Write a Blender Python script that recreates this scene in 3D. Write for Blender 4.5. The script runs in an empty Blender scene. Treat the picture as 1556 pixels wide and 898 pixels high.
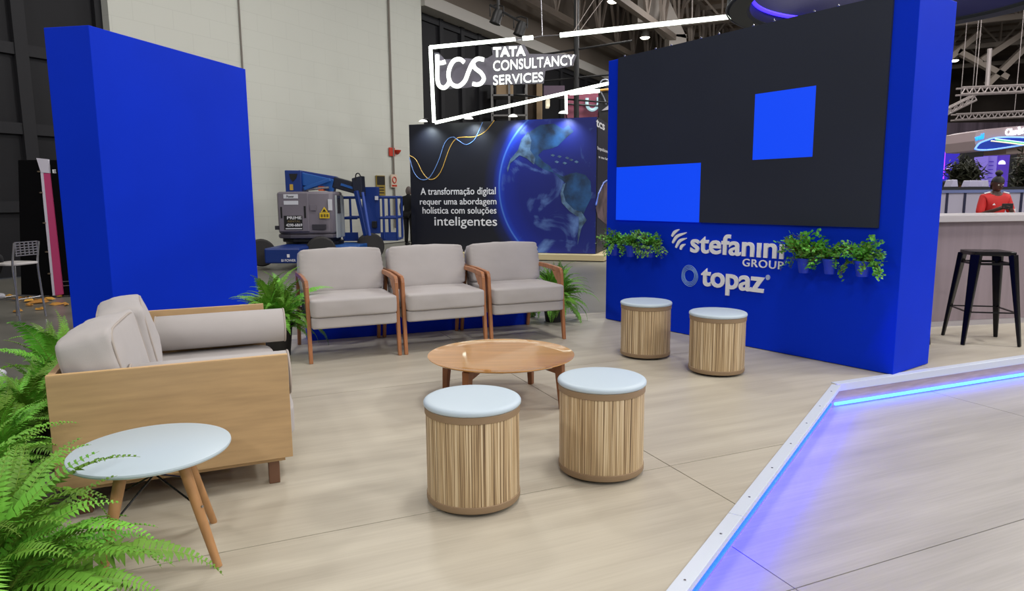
import bpy, bmesh, math, random
from mathutils import Vector, Matrix, noise

# ---------------------------------------------------------------- camera
F_PX, PITCH, ROLL, CAM_H = 1042.4, 0.14197, -0.00702, 1.22
scene = bpy.context.scene
C = scene.collection
_f = Vector((0, math.cos(PITCH), -math.sin(PITCH)))
_r = Vector((1, 0, 0))
_u = _r.cross(_f)
RIGHT = math.cos(ROLL) * _r + math.sin(ROLL) * _u
UP = -math.sin(ROLL) * _r + math.cos(ROLL) * _u
FWD = _f
EYE = Vector((0, 0, CAM_H))
cam_data = bpy.data.cameras.new('camera')
cam = bpy.data.objects.new('camera', cam_data)
C.objects.link(cam)
cam.matrix_world = Matrix(((RIGHT.x, UP.x, -FWD.x, EYE.x), (RIGHT.y, UP.y, -FWD.y, EYE.y),
                           (RIGHT.z, UP.z, -FWD.z, EYE.z), (0, 0, 0, 1)))
cam_data.sensor_fit = 'HORIZONTAL'
cam_data.sensor_width = 36.0
cam_data.lens = F_PX / 1556 * 36.0
cam_data.clip_end = 300
scene.camera = cam

# ---------------------------------------------------------------- world, exposure, hall lights
scene.view_settings.view_transform = 'Standard'
scene.view_settings.look = 'None'
scene.view_settings.gamma = 1.0
scene.view_settings.use_curve_mapping = False
scene.view_settings.exposure = -0.42
world = bpy.data.worlds.new('hall_air')
scene.world = world
world.use_nodes = True
world.node_tree.nodes['Background'].inputs[0].default_value = (0.80, 0.86, 1.0, 1)
world.node_tree.nodes['Background'].inputs[1].default_value = 0.24

def area_light(name, loc, size, watts, color=(1, 0.98, 0.95)):
    d = bpy.data.lights.new(name, 'AREA')
    d.shape = 'DISK'
    d.size = size
    d.energy = watts
    d.color = color
    o = bpy.data.objects.new(name, d)
    o.location = loc
    C.objects.link(o)
    return o

# high-bay lights over the hall; outermost left and right ones added for side light
HB = []
for x, y, w, k in [(-10, -3, 330, 2.1), (1, -4, 260, 0.8), (9, -4, 380, 1.2), (-9, 4, 160, 1.4), (1.5, 3.5, 230, 0.8), (9, 4, 380, 1.2),
                   (18, -3, 420, 2.2), (18, 6, 420, 2.2), (28, 2, 420, 2.2), (1, -13, 420, 1.6), (10, -13, 420, 1.6),
                   (-2, 12, 280, 0.8), (6, 12, 360, 0.8), (14, 12, 380, 0.8), (4, 20, 380, 0.8), (12, 20, 400, 0.8), (20, 18, 400, 0.8),
                   (8, 29, 420, 0.8), (17, 30, 420, 0.8), (26, 26, 420, 0.8)]:
    area_light('high_bay_and_fill', (x, y, 8.6), 1.4, w)
    d = bpy.data.lights.new('added_hall_fill', 'POINT')       # added fill in all directions, brightens the roof and upright faces
    d.energy = w * k
    d.shadow_soft_size = 0.5
    o = bpy.data.objects.new('added_hall_fill', d)
    o.location = (x, y, 8.8)
    C.objects.link(o)

# ---------------------------------------------------------------- geometry helpers
def ray(px, py):
    return FWD + RIGHT * ((px - 778) / F_PX) - UP * ((py - 449) / F_PX)

def G(px, py, z=0.0):                      # pixel -> point on a horizontal plane
    v = ray(px, py)
    return EYE + v * ((z - CAM_H) / v.z)

def PX(px, py, Y):                         # pixel -> point on the vertical plane y = Y
    v = ray(px, py)
    return EYE + v * (Y / v.y)

def on_plane(px, py, p0, d):               # pixel -> (distance along d, height) on a vertical plane through p0
    n = Vector((-d.y, d.x, 0))
    v = ray(px, py)
    p = EYE + v * ((p0 - EYE).dot(n) / v.dot(n))
    return (p - p0).dot(d), p.z

def srgb(r, g, b):
    f = lambda c: (c / 255) / 12.92 if c / 255 <= 0.04045 else ((c / 255 + 0.055) / 1.055) ** 2.4
    return (f(r), f(g), f(b), 1)

MATS = {}
def mat(name, col, rough=0.6, metal=0.0, noise_scale=0, noise_amt=0.0, bump=0.0, bump_scale=60, stretch=None,
        coat=0.0, emit=None, emit_s=0.0, trans=0.0, alpha=1.0, rand=0.0, spec=0.5, sheen=0.0):
    if name in MATS:
        return MATS[name]
    m = bpy.data.materials.new(name)
    m.use_nodes = True
    nt = m.node_tree
    p = nt.nodes['Principled BSDF']
    c = srgb(*col)
    p.inputs['Base Color'].default_value = c
    p.inputs['Roughness'].default_value = rough
    p.inputs['Metallic'].default_value = metal
    p.inputs['Coat Weight'].default_value = coat
    p.inputs['Specular IOR Level'].default_value = spec
    p.inputs['Sheen Weight'].default_value = sheen
    p.inputs['Transmission Weight'].default_value = trans
    p.inputs['Alpha'].default_value = alpha
    if emit:
        p.inputs['Emission Color'].default_value = srgb(*emit)
        p.inputs['Emission Strength'].default_value = emit_s
    tc = nt.nodes.new('ShaderNodeTexCoord')
    mp = nt.nodes.new('ShaderNodeMapping')
    nt.links.new(tc.outputs['Object'], mp.inputs[0])
    if stretch:
        mp.inputs['Scale'].default_value = stretch
    if noise_amt:
        n = nt.nodes.new('ShaderNodeTexNoise')
        n.inputs['Scale'].default_value = noise_scale
        n.inputs['Detail'].default_value = 6
        nt.links.new(mp.outputs[0], n.inputs['Vector'])
        mx = nt.nodes.new('ShaderNodeMixRGB')
        mr = nt.nodes.new('ShaderNodeMapRange')
        mr.inputs[1].default_value = 0.3
        mr.inputs[2].default_value = 0.7
        nt.links.new(n.outputs['Fac'], mr.inputs[0])
        lo = tuple(max(0, v * (1 - noise_amt)) for v in c[:3]) + (1,)
        hi = tuple(min(1, v * (1 + noise_amt)) for v in c[:3]) + (1,)
        mx.inputs[1].default_value = lo
        mx.inputs[2].default_value = hi
        nt.links.new(mr.outputs[0], mx.inputs[0])
        out = mx.outputs[0]
        if rand:
            oi = nt.nodes.new('ShaderNodeObjectInfo')
            hs = nt.nodes.new('ShaderNodeHueSaturation')
            m2 = nt.nodes.new('ShaderNodeMapRange')
            m2.inputs[3].default_value = 1 - rand
            m2.inputs[4].default_value = 1 + rand
            nt.links.new(oi.outputs['Random'], m2.inputs[0])
            nt.links.new(m2.outputs[0], hs.inputs['Value'])
            m3 = nt.nodes.new('ShaderNodeMapRange')
            m3.inputs[3].default_value = 0.5 - rand * 0.05
            m3.inputs[4].default_value = 0.5 + rand * 0.03
            nt.links.new(oi.outputs['Random'], m3.inputs[0])
            nt.links.new(m3.outputs[0], hs.inputs['Hue'])
            nt.links.new(out, hs.inputs['Color'])
            out = hs.outputs[0]
        nt.links.new(out, p.inputs['Base Color'])
    if bump:
        n2 = nt.nodes.new('ShaderNodeTexNoise')
        n2.inputs['Scale'].default_value = bump_scale
        n2.inputs['Detail'].default_value = 4
        nt.links.new(mp.outputs[0], n2.inputs['Vector'])
        b = nt.nodes.new('ShaderNodeBump')
        b.inputs['Strength'].default_value = bump
        b.inputs['Distance'].default_value = 0.01
        nt.links.new(n2.outputs['Fac'], b.inputs['Height'])
        nt.links.new(b.outputs[0], p.inputs['Normal'])
    MATS[name] = m
    return m

WM = {}                                     # world matrices of empties
def tag(o, label=None, cat=None, group=None, kind=None):
    if label: o['label'] = label
    if cat: o['category'] = cat
    if group: o['group'] = group
    if kind: o['kind'] = kind
    return o

def thing(name, label, cat, loc=(0, 0, 0), rotz=0.0, group=None, kind=None):
    o = bpy.data.objects.new(name, None)
    o.empty_display_size = 0.1
    C.objects.link(o)
    o.location = loc
    o.rotation_euler = (0, 0, rotz)
    WM[o.name] = Matrix.Translation(Vector(loc)) @ Matrix.Rotation(rotz, 4, 'Z')
    return tag(o, label, cat, group, kind)

class MB:
    def __init__(s):
        s.v, s.f = [], []
    def add(s, vs, fs):
        n = len(s.v)
        s.v += [Vector(v) for v in vs]
        s.f += [[i + n for i in f] for f in fs]
        return s
    def box(s, a, b):
        x0, y0, z0 = a
        x1, y1, z1 = b
        return s.add([(x0, y0, z0), (x1, y0, z0), (x1, y1, z0), (x0, y1, z0), (x0, y0, z1), (x1, y0, z1), (x1, y1, z1), (x0, y1, z1)],
                     [[3, 2, 1, 0], [4, 5, 6, 7], [0, 1, 5, 4], [1, 2, 6, 5], [2, 3, 7, 6], [3, 0, 4, 7]])
    def bar(s, a, b, w, h, up=(0, 0, 1)):          # rectangular bar from a to b
        a, b = Vector(a), Vector(b)
        d = (b - a).normalized()
        u = Vector(up)
        if abs(d.dot(u)) > 0.99: u = Vector((0, 1, 0))
        r = d.cross(u).normalized()
        u = r.cross(d)
        w2 = w if isinstance(w, tuple) else (w, w)
        h2 = h if isinstance(h, tuple) else (h, h)
        vs = []
        for p, ww, hh in ((a, w2[0], h2[0]), (b, w2[1], h2[1])):
            for sx, sy in ((-1, -1), (1, -1), (1, 1), (-1, 1)):
                vs.append(p + r * (sx * ww / 2) + u * (sy * hh / 2))
        return s.add(vs, [[3, 2, 1, 0], [4, 5, 6, 7], [0, 1, 5, 4], [1, 2, 6, 5], [2, 3, 7, 6], [3, 0, 4, 7]])
    def tube(s, pts, rad, n=8, caps=True):
        pts = [Vector(p) for p in pts]
        rr = rad if isinstance(rad, (list, tuple)) else [rad] * len(pts)
        prev = None
        vs, fs = [], []
        for i, p in enumerate(pts):
            d = (pts[min(i + 1, len(pts) - 1)] - pts[max(i - 1, 0)]).normalized()
            if prev is None:
                a = Vector((0, 0, 1)) if abs(d.z) < 0.9 else Vector((1, 0, 0))
                r = d.cross(a).normalized()
            else:
                r = (prev - d * prev.dot(d)).normalized()
            prev = r
            u = d.cross(r)
            for k in range(n):
                t = 2 * math.pi * k / n
                vs.append(p + (r * math.cos(t) + u * math.sin(t)) * rr[i])
        for i in range(len(pts) - 1):
            for k in range(n):
                k2 = (k + 1) % n
                fs.append([i * n + k, i * n + k2, (i + 1) * n + k2, (i + 1) * n + k])
        if caps:
            fs.append(list(range(n))[::-1])
            fs.append([(len(pts) - 1) * n + k for k in range(n)])
        return s.add(vs, fs)
    def lathe(s, prof, n=32, c=(0, 0, 0), caps=True):         # profile of (r, z)
        c = Vector(c)
        vs, fs = [], []
        for r, z in prof:
            for k in range(n):
                t = 2 * math.pi * k / n
                vs.append(c + Vector((r * math.cos(t), r * math.sin(t), z)))
        for i in range(len(prof) - 1):
            for k in range(n):
                k2 = (k + 1) % n
                fs.append([i * n + k, i * n + k2, (i + 1) * n + k2, (i + 1) * n + k])
        if caps and prof[0][0] > 1e-6: fs.append(list(range(n))[::-1])
        if caps and prof[-1][0] > 1e-6: fs.append([(len(prof) - 1) * n + k for k in range(n)])
        return s.add(vs, fs)
    def prism(s, poly, off):                       # polygon of 3-D points pushed along off
        off = Vector(off)
        n = len(poly)
        p = [Vector(q) for q in poly]
        return s.add(p + [q + off for q in p], [list(range(n))[::-1], [n + i for i in range(n)]] +
                     [[i, (i + 1) % n, n + (i + 1) % n, n + i] for i in range(n)])
    def mesh(s, name, inv=None):
        me = bpy.data.meshes.new(name)
        vs = [inv @ v for v in s.v] if inv else s.v
        me.from_pydata([tuple(v) for v in vs], [], s.f)
        bm = bmesh.new()
        bm.from_mesh(me)
        bmesh.ops.recalc_face_normals(bm, faces=bm.faces)
        bm.to_mesh(me)
        bm.free()
        return me
    def build(s, name, m, parent=None, world=False, smooth=0, bevel=0.0, subsurf=0, loc=None):
        inv = WM[parent.name].inverted() if (world and parent and parent.name in WM) else None
        me = s.mesh(name, inv)
        return link(name, me, m, parent, smooth, bevel, subsurf, loc)

def link(name, me, m, parent=None, smooth=0, bevel=0.0, subsurf=0, loc=None):
    o = bpy.data.objects.new(name, me)
    C.objects.link(o)
    if m and not me.materials: me.materials.append(m)
    if parent: o.parent = parent
    if loc is not None: o.location = loc
    if bevel:
        b = o.modifiers.new('edge', 'BEVEL')
        b.width = bevel
        b.segments = 2
        b.limit_method = 'ANGLE'
        b.angle_limit = math.radians(40)
    if subsurf:
        ss = o.modifiers.new('round', 'SUBSURF')
        ss.levels = ss.render_levels = subsurf
    if smooth:
        for p in me.polygons: p.use_smooth = True
        if smooth < 180:
            me.set_sharp_from_angle(angle=math.radians(smooth))
    return o

def copy_tree(o, parent=None):
    c = o.copy()
    C.objects.link(c)
    c.parent = parent
    for ch in list(o.children):
        copy_tree(ch, c)
    return c

def place(o, loc, rotz=0.0):
    o.location = loc
    o.rotation_euler = (0, 0, rotz)
    WM[o.name] = Matrix.Translation(Vector(loc)) @ Matrix.Rotation(rotz, 4, 'Z')

def text_mesh(body, bold=0.0, extrude=0.01, spacing=1.0):
    cu = bpy.data.curves.new('lettering', 'FONT')
    cu.body = body
    cu.size = 1
    cu.offset = bold
    cu.space_character = spacing
    cu.extrude = 0.5
    cu.resolution_u = 4
    o = bpy.data.objects.new('lettering', cu)
    C.objects.link(o)
    bpy.context.view_layer.update()
    me = bpy.data.meshes.new_from_object(o.evaluated_get(bpy.context.evaluated_depsgraph_get()))
    bpy.data.objects.remove(o)
    return me

def lettering(name, body, p, xd, zd, w, h, m, parent=None, depth=0.01, bold=0.0, spacing=1.0, label=None):
    """text fitted into the rectangle with lower-left corner p, width w along xd, height h along zd"""
    me = text_mesh(body, bold, depth, spacing)
    xs = [v.co.x for v in me.vertices]; ys = [v.co.y for v in me.vertices]
    x0, x1, y0, y1 = min(xs), max(xs), min(ys), max(ys)
    xd, zd, p = Vector(xd).normalized(), Vector(zd).normalized(), Vector(p)
    nd = xd.cross(zd)
    inv = WM[parent.name].inverted() if parent and parent.name in WM else Matrix.Identity(4)
    for v in me.vertices:
        q = p + xd * ((v.co.x - x0) / (x1 - x0) * w) + zd * ((v.co.y - y0) / (y1 - y0) * h) + nd * ((v.co.z + 0.5) * depth)
        v.co = inv @ q
    me.name = name
    o = link(name, me, m, parent)
    if label: o['label'] = label
    return o

def smooth_path(pts, n=8):                   # Catmull-Rom
    P = [Vector(p) for p in pts]
    P = [P[0] * 2 - P[1]] + P + [P[-1] * 2 - P[-2]]
    out = []
    for i in range(1, len(P) - 2):
        for k in range(n):
            t = k / n
            a, b, c, d = P[i - 1], P[i], P[i + 1], P[i + 2]
            out.append(0.5 * ((2 * b) + (-a + c) * t + (2 * a - 5 * b + 4 * c - d) * t * t + (-a + 3 * b - 3 * c + d) * t ** 3))
    out.append(P[-2])
    return out

def cushion(mb, c, size, puff=0.35, rnd=0.35, M=None, wr=0.004, seed=0, n=12):
    """soft box cushion: c centre, size full extents; puff bulges the faces, rnd rounds corners"""
    bm = bmesh.new()
    bmesh.ops.create_cube(bm, size=2)
    bmesh.ops.subdivide_edges(bm, edges=bm.edges, cuts=n, use_grid_fill=True)
    hx, hy, hz = [q / 2 for q in size]
    vs = []
    for v in bm.verts:
        x, y, z = v.co
        L = max(abs(x), abs(y), abs(z))
        # superellipsoid projection for rounded corners
        e = 2 / max(rnd, 0.05)
        r = (abs(x) ** e + abs(y) ** e + abs(z) ** e) ** (1 / e)
        k = L / r if r else 1
        px, py, pz = x * k, y * k, z * k
        thin = min(hx, hy, hz)
        b = puff * thin
        if abs(z) == L: pz += math.copysign(b / hz, z) * (1 - x * x) * (1 - y * y)
        if abs(x) == L: px += math.copysign(b / hx, x) * (1 - y * y) * (1 - z * z)
        if abs(y) == L: py += math.copysign(b / hy, y) * (1 - x * x) * (1 - z * z)
        q = Vector((px * hx, py * hy, pz * hz))
        w = noise.noise(q * 9 + Vector((seed * 3.1, 0, 0))) * wr + noise.noise(q * 22 + Vector((0, seed, 0))) * wr * 0.5
        q += q.normalized() * w
        q = q + Vector(c) if M is None else M @ q + Vector(c)
        vs.append(q)
    idx = {v: i for i, v in enumerate(bm.verts)}
    fs = [[idx[v] for v in f.verts] for f in bm.faces]
    bm.free()
    return mb.add(vs, fs)

random.seed(7)
ANG = math.radians(23.3)                     # the stand's own direction: floor sheets, sofa, chair row
E1 = Vector((math.cos(ANG), math.sin(ANG), 0))
E2 = Vector((-math.sin(ANG), math.cos(ANG), 0))
ZH = -0.15                                   # hall floor / lower deck level

# ---------------------------------------------------------------- materials
def wood_floor(name, c1, c2, ang):
    m = bpy.data.materials.new(name)
    m.use_nodes = True
    nt = m.node_tree
    p = nt.nodes['Principled BSDF']
    tc = nt.nodes.new('ShaderNodeTexCoord')
    r = nt.nodes.new('ShaderNodeVectorRotate')
    r.rotation_type = 'Z_AXIS'
    r.inputs['Angle'].default_value = -ang
    nt.links.new(tc.outputs['Object'], r.inputs['Vector'])
    mp = nt.nodes.new('ShaderNodeMapping')
    mp.inputs['Scale'].default_value = (0.55, 5.0, 1)
    nt.links.new(r.outputs[0], mp.inputs[0])
    n = nt.nodes.new('ShaderNodeTexNoise')
    n.inputs['Scale'].default_value = 1.5
    n.inputs['Detail'].default_value = 5
    n.inputs['Roughness'].default_value = 0.5
    nt.links.new(mp.outputs[0], n.inputs['Vector'])
    cr = nt.nodes.new('ShaderNodeValToRGB')
    cr.color_ramp.elements[0].position = 0.3
    cr.color_ramp.elements[1].position = 0.72
    cr.color_ramp.elements[0].color = srgb(*c2)
    cr.color_ramp.elements[1].color = srgb(*c1)
    nt.links.new(n.outputs['Fac'], cr.inputs[0])
    mp2 = nt.nodes.new('ShaderNodeMapping')
    mp2.inputs['Scale'].default_value = (3, 90, 1)
    nt.links.new(r.outputs[0], mp2.inputs[0])
    n2 = nt.nodes.new('ShaderNodeTexNoise')
    n2.inputs['Scale'].default_value = 1.0
    n2.inputs['Detail'].default_value = 4
    nt.links.new(mp2.outputs[0], n2.inputs['Vector'])
    mx = nt.nodes.new('ShaderNodeMixRGB')
    mx.blend_type = 'SOFT_LIGHT'
    mx.inputs[0].default_value = 0.22
    nt.links.new(cr.outputs[0], mx.inputs[1])
    nt.links.new(n2.outputs['Fac'], mx.inputs[2])
    nt.links.new(mx.outputs[0], p.inputs['Base Color'])
    p.inputs['Roughness'].default_value = 0.42
    p.inputs['Specular IOR Level'].default_value = 0.35
    MATS[name] = m
    return m

M_FLOOR = wood_floor('pale_laminate', (198, 191, 174), (177, 169, 153), ANG)
M_FLOOR2 = wood_floor('grey_laminate', (186, 182, 176), (164, 160, 155), ANG)
M_SUB = mat('dark_subfloor', (58, 50, 44), 0.8)
M_HALL = mat('polished_concrete', (118, 116, 108), 0.32, noise_scale=0.6, noise_amt=0.25, bump=0.05, bump_scale=20)
M_BLUE = mat('blue_paint', (3, 50, 208), 0.6, noise_scale=1.2, noise_amt=0.05, spec=0.10)
M_TRIM = mat('white_aluminium', (214, 222, 236), 0.4, 0.1)
M_RISER = mat('pale_veneer_riser', (178, 160, 150), 0.5, noise_scale=6, noise_amt=0.15, stretch=(1, 1, 8))
M_LED = mat('blue_led', (60, 130, 255), 0.4, emit=(34, 84, 255), emit_s=22)
M_FABRIC = mat('beige_linen', (182, 177, 175), 0.9, noise_scale=3, noise_amt=0.05, bump=0.12, bump_scale=420, sheen=0.15, spec=0.2)
M_PIPING = mat('beige_piping', (178, 168, 160), 0.9)
M_OAK = mat('honey_veneer', (190, 158, 116), 0.42, noise_scale=2.2, noise_amt=0.13, stretch=(1.5, 1.5, 14), spec=0.4)
M_OAK_EDGE = mat('pale_veneer_edge', (214, 178, 126), 0.5, noise_scale=4, noise_amt=0.1)
M_CHAIRWOOD = mat('chestnut_wood', (168, 112, 74), 0.38, noise_scale=5, noise_amt=0.2, stretch=(6, 6, 1.2))
M_TABLEWOOD = mat('lacquered_honey_wood', (204, 150, 84), 0.13, noise_scale=2.5, noise_amt=0.14, stretch=(1.2, 9, 1), coat=0.6)
M_DARKWOOD = mat('brown_table_leg_wood', (128, 80, 46), 0.4, noise_scale=6, noise_amt=0.2, stretch=(5, 5, 1))
M_LEGWOOD = mat('beech_leg', (178, 132, 86), 0.45, noise_scale=5, noise_amt=0.18, stretch=(6, 6, 1))
M_WHITE = mat('white_lacquer', (192, 208, 218), 0.4)
M_VINYL = mat('white_vinyl', (196, 212, 224), 0.45, bump=0.05, bump_scale=300)
M_TAUPE = mat('taupe_band', (150, 126, 98), 0.55)
M_BLACK = mat('black_metal', (16, 15, 18), 0.25, 0.4)
M_BLACKP = mat('black_plastic', (14, 14, 16), 0.5)
M_FERN = mat('fern_green', (112, 172, 60), 0.5, noise_scale=5, noise_amt=0.3, rand=0.42, spec=0.3)
M_RACHIS = mat('fern_stem', (128, 160, 62), 0.5)
M_POTB = mat('blue_plastic_pot', (26, 62, 214), 0.4)
M_SOIL = mat('dark_soil', (44, 34, 26), 0.9, bump=0.5, bump_scale=80, noise_scale=30, noise_amt=0.3)
M_LETTER = mat('white_acrylic', (246, 248, 250), 0.5)
M_CHROME = mat('brushed_chrome', (176, 176, 182), 0.25, 0.9)
M_TUBE = mat('white_light_tube', (255, 255, 250), 0.4, emit=(242, 255, 240), emit_s=5.0)
M_SCREEN = mat('switched_off_led_screen', (42, 47, 60), 0.55, noise_scale=0.9, noise_amt=0.1, spec=0.3)
M_SCREENB = mat('lit_blue_led_screen', (0, 40, 160), 0.5, emit=(0, 74, 255), emit_s=1.0)

# ================================================================ SETTING
# ---- hall floor
MB().box((-40, -12, ZH - 0.2), (50, 70, ZH - 0.02)).build('floor', M_HALL)
bpy.data.objects['floor']['kind'] = 'structure'

# ---- raised platform: outline, sheets, riser, trim
TC = G(1265, 585)                       # inner corner of the platform edge
TN = G(1016, 898)
TF = G(1556, 543)
dN = (TN - TC).normalized()
dF = (TF - TC).normalized()
near_end = TC + dN * 4.4
far_end = TC + dF * 6.5
outline = [near_end, TC, far_end, far_end + E2 * 3.4, Vector((1.3, 7.3, 0)), Vector((0.5, 7.1, 0)), Vector((-2.35, 5.95, 0)),
           Vector((-2.85, 4.3, 0)), Vector((-2.35, 2.1, 0)), Vector((-2.6, 0.6, 0))]

def clip(poly, n, d):                    # keep n.p <= d
    out = []
    for i in range(len(poly)):
        a, b = poly[i], poly[(i + 1) % len(poly)]
        da, db = a.dot(n) - d, b.dot(n) - d
        if da <= 0: out.append(a)
        if (da < 0 < db) or (db < 0 < da): out.append(a + (b - a) * (da / (da - db)))
    return out

floor_up = MB().prism([p + Vector((0, 0, -0.016)) for p in outline], (0, 0, ZH + 0.022)).build('floor_platform', M_SUB)
tag(floor_up, kind='structure')
def sheets(outl, z, s1, s2, o1, o2, m, parent, nm='floor_sheet', th=0.014, gap=0.0025):
    for i in range(-6, 9):
        for j in range(-6, 9):
            p = [Vector(q) for q in outl]
            for n, d in ((E1, o1 + (i + 1) * s1 - gap), (-E1, -(o1 + i * s1 + gap)), (E2, o2 + (j + 1) * s2 - gap), (-E2, -(o2 + j * s2 + gap))):
                p = clip(p, n, d)
                if len(p) < 3: break
            if len(p) < 3: continue
            ar = sum(p[k].x * p[(k + 1) % len(p)].y - p[(k + 1) % len(p)].x * p[k].y for k in range(len(p))) / 2
            if abs(ar) < 0.004: continue
            MB().prism([Vector((q.x, q.y, z - th)) for q in p], (0, 0, th)).build(nm, m, parent)
sB = G(982, 687)
sA = G(500, 808)
sheets(outline, 0.0, 2.75, 1.85, sB.dot(E1), sA.dot(E2), M_FLOOR, floor_up)

# lower deck inside the corner, level with the aisle
deck = [TC + dF * 0.0, near_end, Vector((near_end.x, -6, 0)), Vector((9, -6, 0)), far_end + Vector((0, -2, 0)), far_end]
deck = [Vector((p.x, p.y, 0)) for p in deck]
lower = MB().prism([p + Vector((0, 0, ZH - 0.019)) for p in deck], (0, 0, 0.004)).build('floor_lower_deck', M_SUB)
tag(lower, kind='structure')
s1p, s2p = G(1200, 889, ZH), G(1400, 836, ZH)
sheets(deck, ZH, 2.75, 1.85, s1p.dot(E1), s2p.dot(E2), M_FLOOR2, lower)

# trim along the platform edge
trim = tag(MB().prism([TC + Vector((0, 0, 0.0)), TC + dN * 0.02, TC + dF * 0.02], (0, 0, 0.002)).build('trim_1', M_TRIM), kind='structure')
def inward(d):                           # horizontal normal pointing to the lower deck
    n = Vector((d.y, -d.x, 0))
    return n if n.dot(Vector((1, -1, 0))) > 0 else -n
nN, nF = inward(dN), inward(dF)
def strip(a, b, n, z0, z1, w0, w1):      # band between offsets w0..w1 along n
    return MB().prism([a + n * w0 + Vector((0, 0, z0)), b + n * w0 + Vector((0, 0, z0)), b + n * w1 + Vector((0, 0, z0)), a + n * w1 + Vector((0, 0, z0))], (0, 0, z1 - z0))
# near run: four lengths of profile with slight overhang; riser set back under it
L = (near_end - TC).length
for k in range(4):
    a, b = TC + dN * (L * k / 4 + 0.002), TC + dN * (L * (k + 1) / 4 - 0.002)
    o = strip(a, b, nN, -0.02, 0.006, -0.005, 0.05).build('edge_profile', M_TRIM, trim, bevel=0.002)
    for j in range(3):
        q = a.lerp(b, (j + 0.5) / 3) + nN * 0.024 + Vector((0, 0, 0.006))
        MB().lathe([(0.005, 0), (0.005, 0.0015), (0.003, 0.002)], 10).build('screw_head', M_CHROME, o, loc=q)
strip(TC, near_end, nN, ZH - 0.005, -0.02, 0.0005, 0.003).build('riser', M_RISER, trim)
strip(TC + dN * 0.06, near_end, nN, ZH + 0.030, ZH + 0.044, 0.0035, 0.012).build('led_strip', mat('strong_blue_led', (60, 130, 255), 0.4, emit=(0, 6, 255), emit_s=110), trim)
LF = (far_end - TC).length
for k in range(3):
    a, b = TC + dF * (LF * k / 3 + (0.03 if k == 0 else 0.002)), TC + dF * (LF * (k + 1) / 3 - 0.002)
    strip(a, b, nF, -0.045, 0.006, -0.005, 0.012).build('edge_profile', M_TRIM, trim, bevel=0.002)
    strip(a, b, nF, 0.0005, 0.006, -0.04, -0.005).build('edge_profile', M_TRIM, trim)
strip(TC, far_end, nF, ZH - 0.005, -0.02, 0.0005, 0.004).build('riser', M_RISER, trim)
strip(TC + dF * 0.02, far_end, nF, ZH + 0.014, ZH + 0.030, 0.0045, 0.016).build('led_strip', M_LED, trim)

# ---- hall wall with its dark gates, running away to the right
W0 = G(613, 367, ZH)
WD = Vector((0.482, 0.876, 0)).normalized()
WN = Vector((WD.y, -WD.x, 0))            # towards the stand
m = bpy.data.materials.new('painted_blockwork')
m.use_nodes = True
nt = m.node_tree
pb = nt.nodes['Principled BSDF']
pb.inputs['Roughness'].default_value = 0.75
tc = nt.nodes.new('ShaderNodeTexCoord')
mpn = nt.nodes.new('ShaderNodeMapping')
nt.links.new(tc.outputs['Object'], mpn.inputs[0])
br = nt.nodes.new('ShaderNodeTexBrick')
br.inputs['Scale'].default_value = 1.0
br.inputs['Brick Width'].default_value = 0.90
br.inputs['Row Height'].default_value = 0.40
br.inputs['Mortar Size'].default_value = 0.006
br.inputs['Color1'].default_value = srgb(202, 203, 194)
br.inputs['Color2'].default_value = srgb(201, 202, 193)
br.inputs['Mortar'].default_value = srgb(193, 194, 185)
nt.links.new(mpn.outputs[0], br.inputs['Vector'])
nt.links.new(br.outputs['Color'], pb.inputs['Base Color'])
M_BLOCK = m
def wall_frame(s, z, out=0.0):
    return W0 + WD * s + Vector((0, 0, z - ZH)) + WN * out
sL = on_plane(163, 0, W0, WD)[0]
sR = on_plane(640, 20, W0, WD)[0]
wall = bpy.data.objects.new('wall_back', None)
# the wall mesh lies in its own x (along), y (up) frame so the block courses run level
def wall_mesh(name, s0, s1, z0, z1, th, m, parent=None, out=0.0):
    Mx = Matrix.Translation(wall_frame(0, 0, out)) @ Matrix(((WD.x, 0, WN.x, 0), (WD.y, 0, WN.y, 0), (0, 1, 0, 0), (0, 0, 0, 1)))
    me = MB().box((s0, z0, -th), (s1, z1, 0)).mesh(name)
    o = link(name, me, m)
    o.matrix_world = Mx
    return o
bpy.data.objects.remove(wall)
wall = tag(wall_mesh('wall_back', sL, sR, ZH, 14, 0.5, M_BLOCK), kind='structure')
M_GATE = mat('dark_grey_sheet_gate', (30, 30, 33), 0.6, spec=0.2, noise_scale=0.5, noise_amt=0.15)
M_GATEF = mat('grey_gate_frame', (38, 38, 41), 0.6, spec=0.2)
def gate(nm, s0, s1, z1, vs, zs, out):
    g = tag(wall_mesh(nm, s0, s1, ZH, z1, 0.1, M_GATE, out=out - 0.06), kind='structure')
    MX = g.matrix_world.copy()
    for s in vs:
        o = link('gate_post', MB().box((s - 0.11, ZH, 0.001), (s + 0.11, z1, 0.10)).mesh('gate_post'), M_GATEF, g)
    for z in zs:
        vv = [s0] + list(vs) + [s1]
        for a, b in zip(vv[:-1], vv[1:]):
            if b - a < 0.3: continue
            link('gate_rail', MB().box((a + 0.11, z - 0.1, 0.001), (b - 0.11, z + 0.1, 0.08)).mesh('gate_rail'), M_GATEF, g)
    return g
def gs(px, py, out): return on_plane(px, py, W0 + WN * out, WD)
OUTG = -0.25
va = gs(36, 120, OUTG)[0]
vb = gs(150, 10, OUTG)[0]
step = (vb - va) if vb > va else 2.0
zA, zB = gs(0, 70, OUTG)[1], gs(0, 193, OUTG)[1]
dz = zA - zB
gate('wall_gate_left', sL - 16, sL + 0.1, 14, [va - 3 * step, va - 2 * step, va - step, va, vb - 0.0], [zB - dz, zB, zA, zA + dz, zA + 2 * dz], OUTG)
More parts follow.
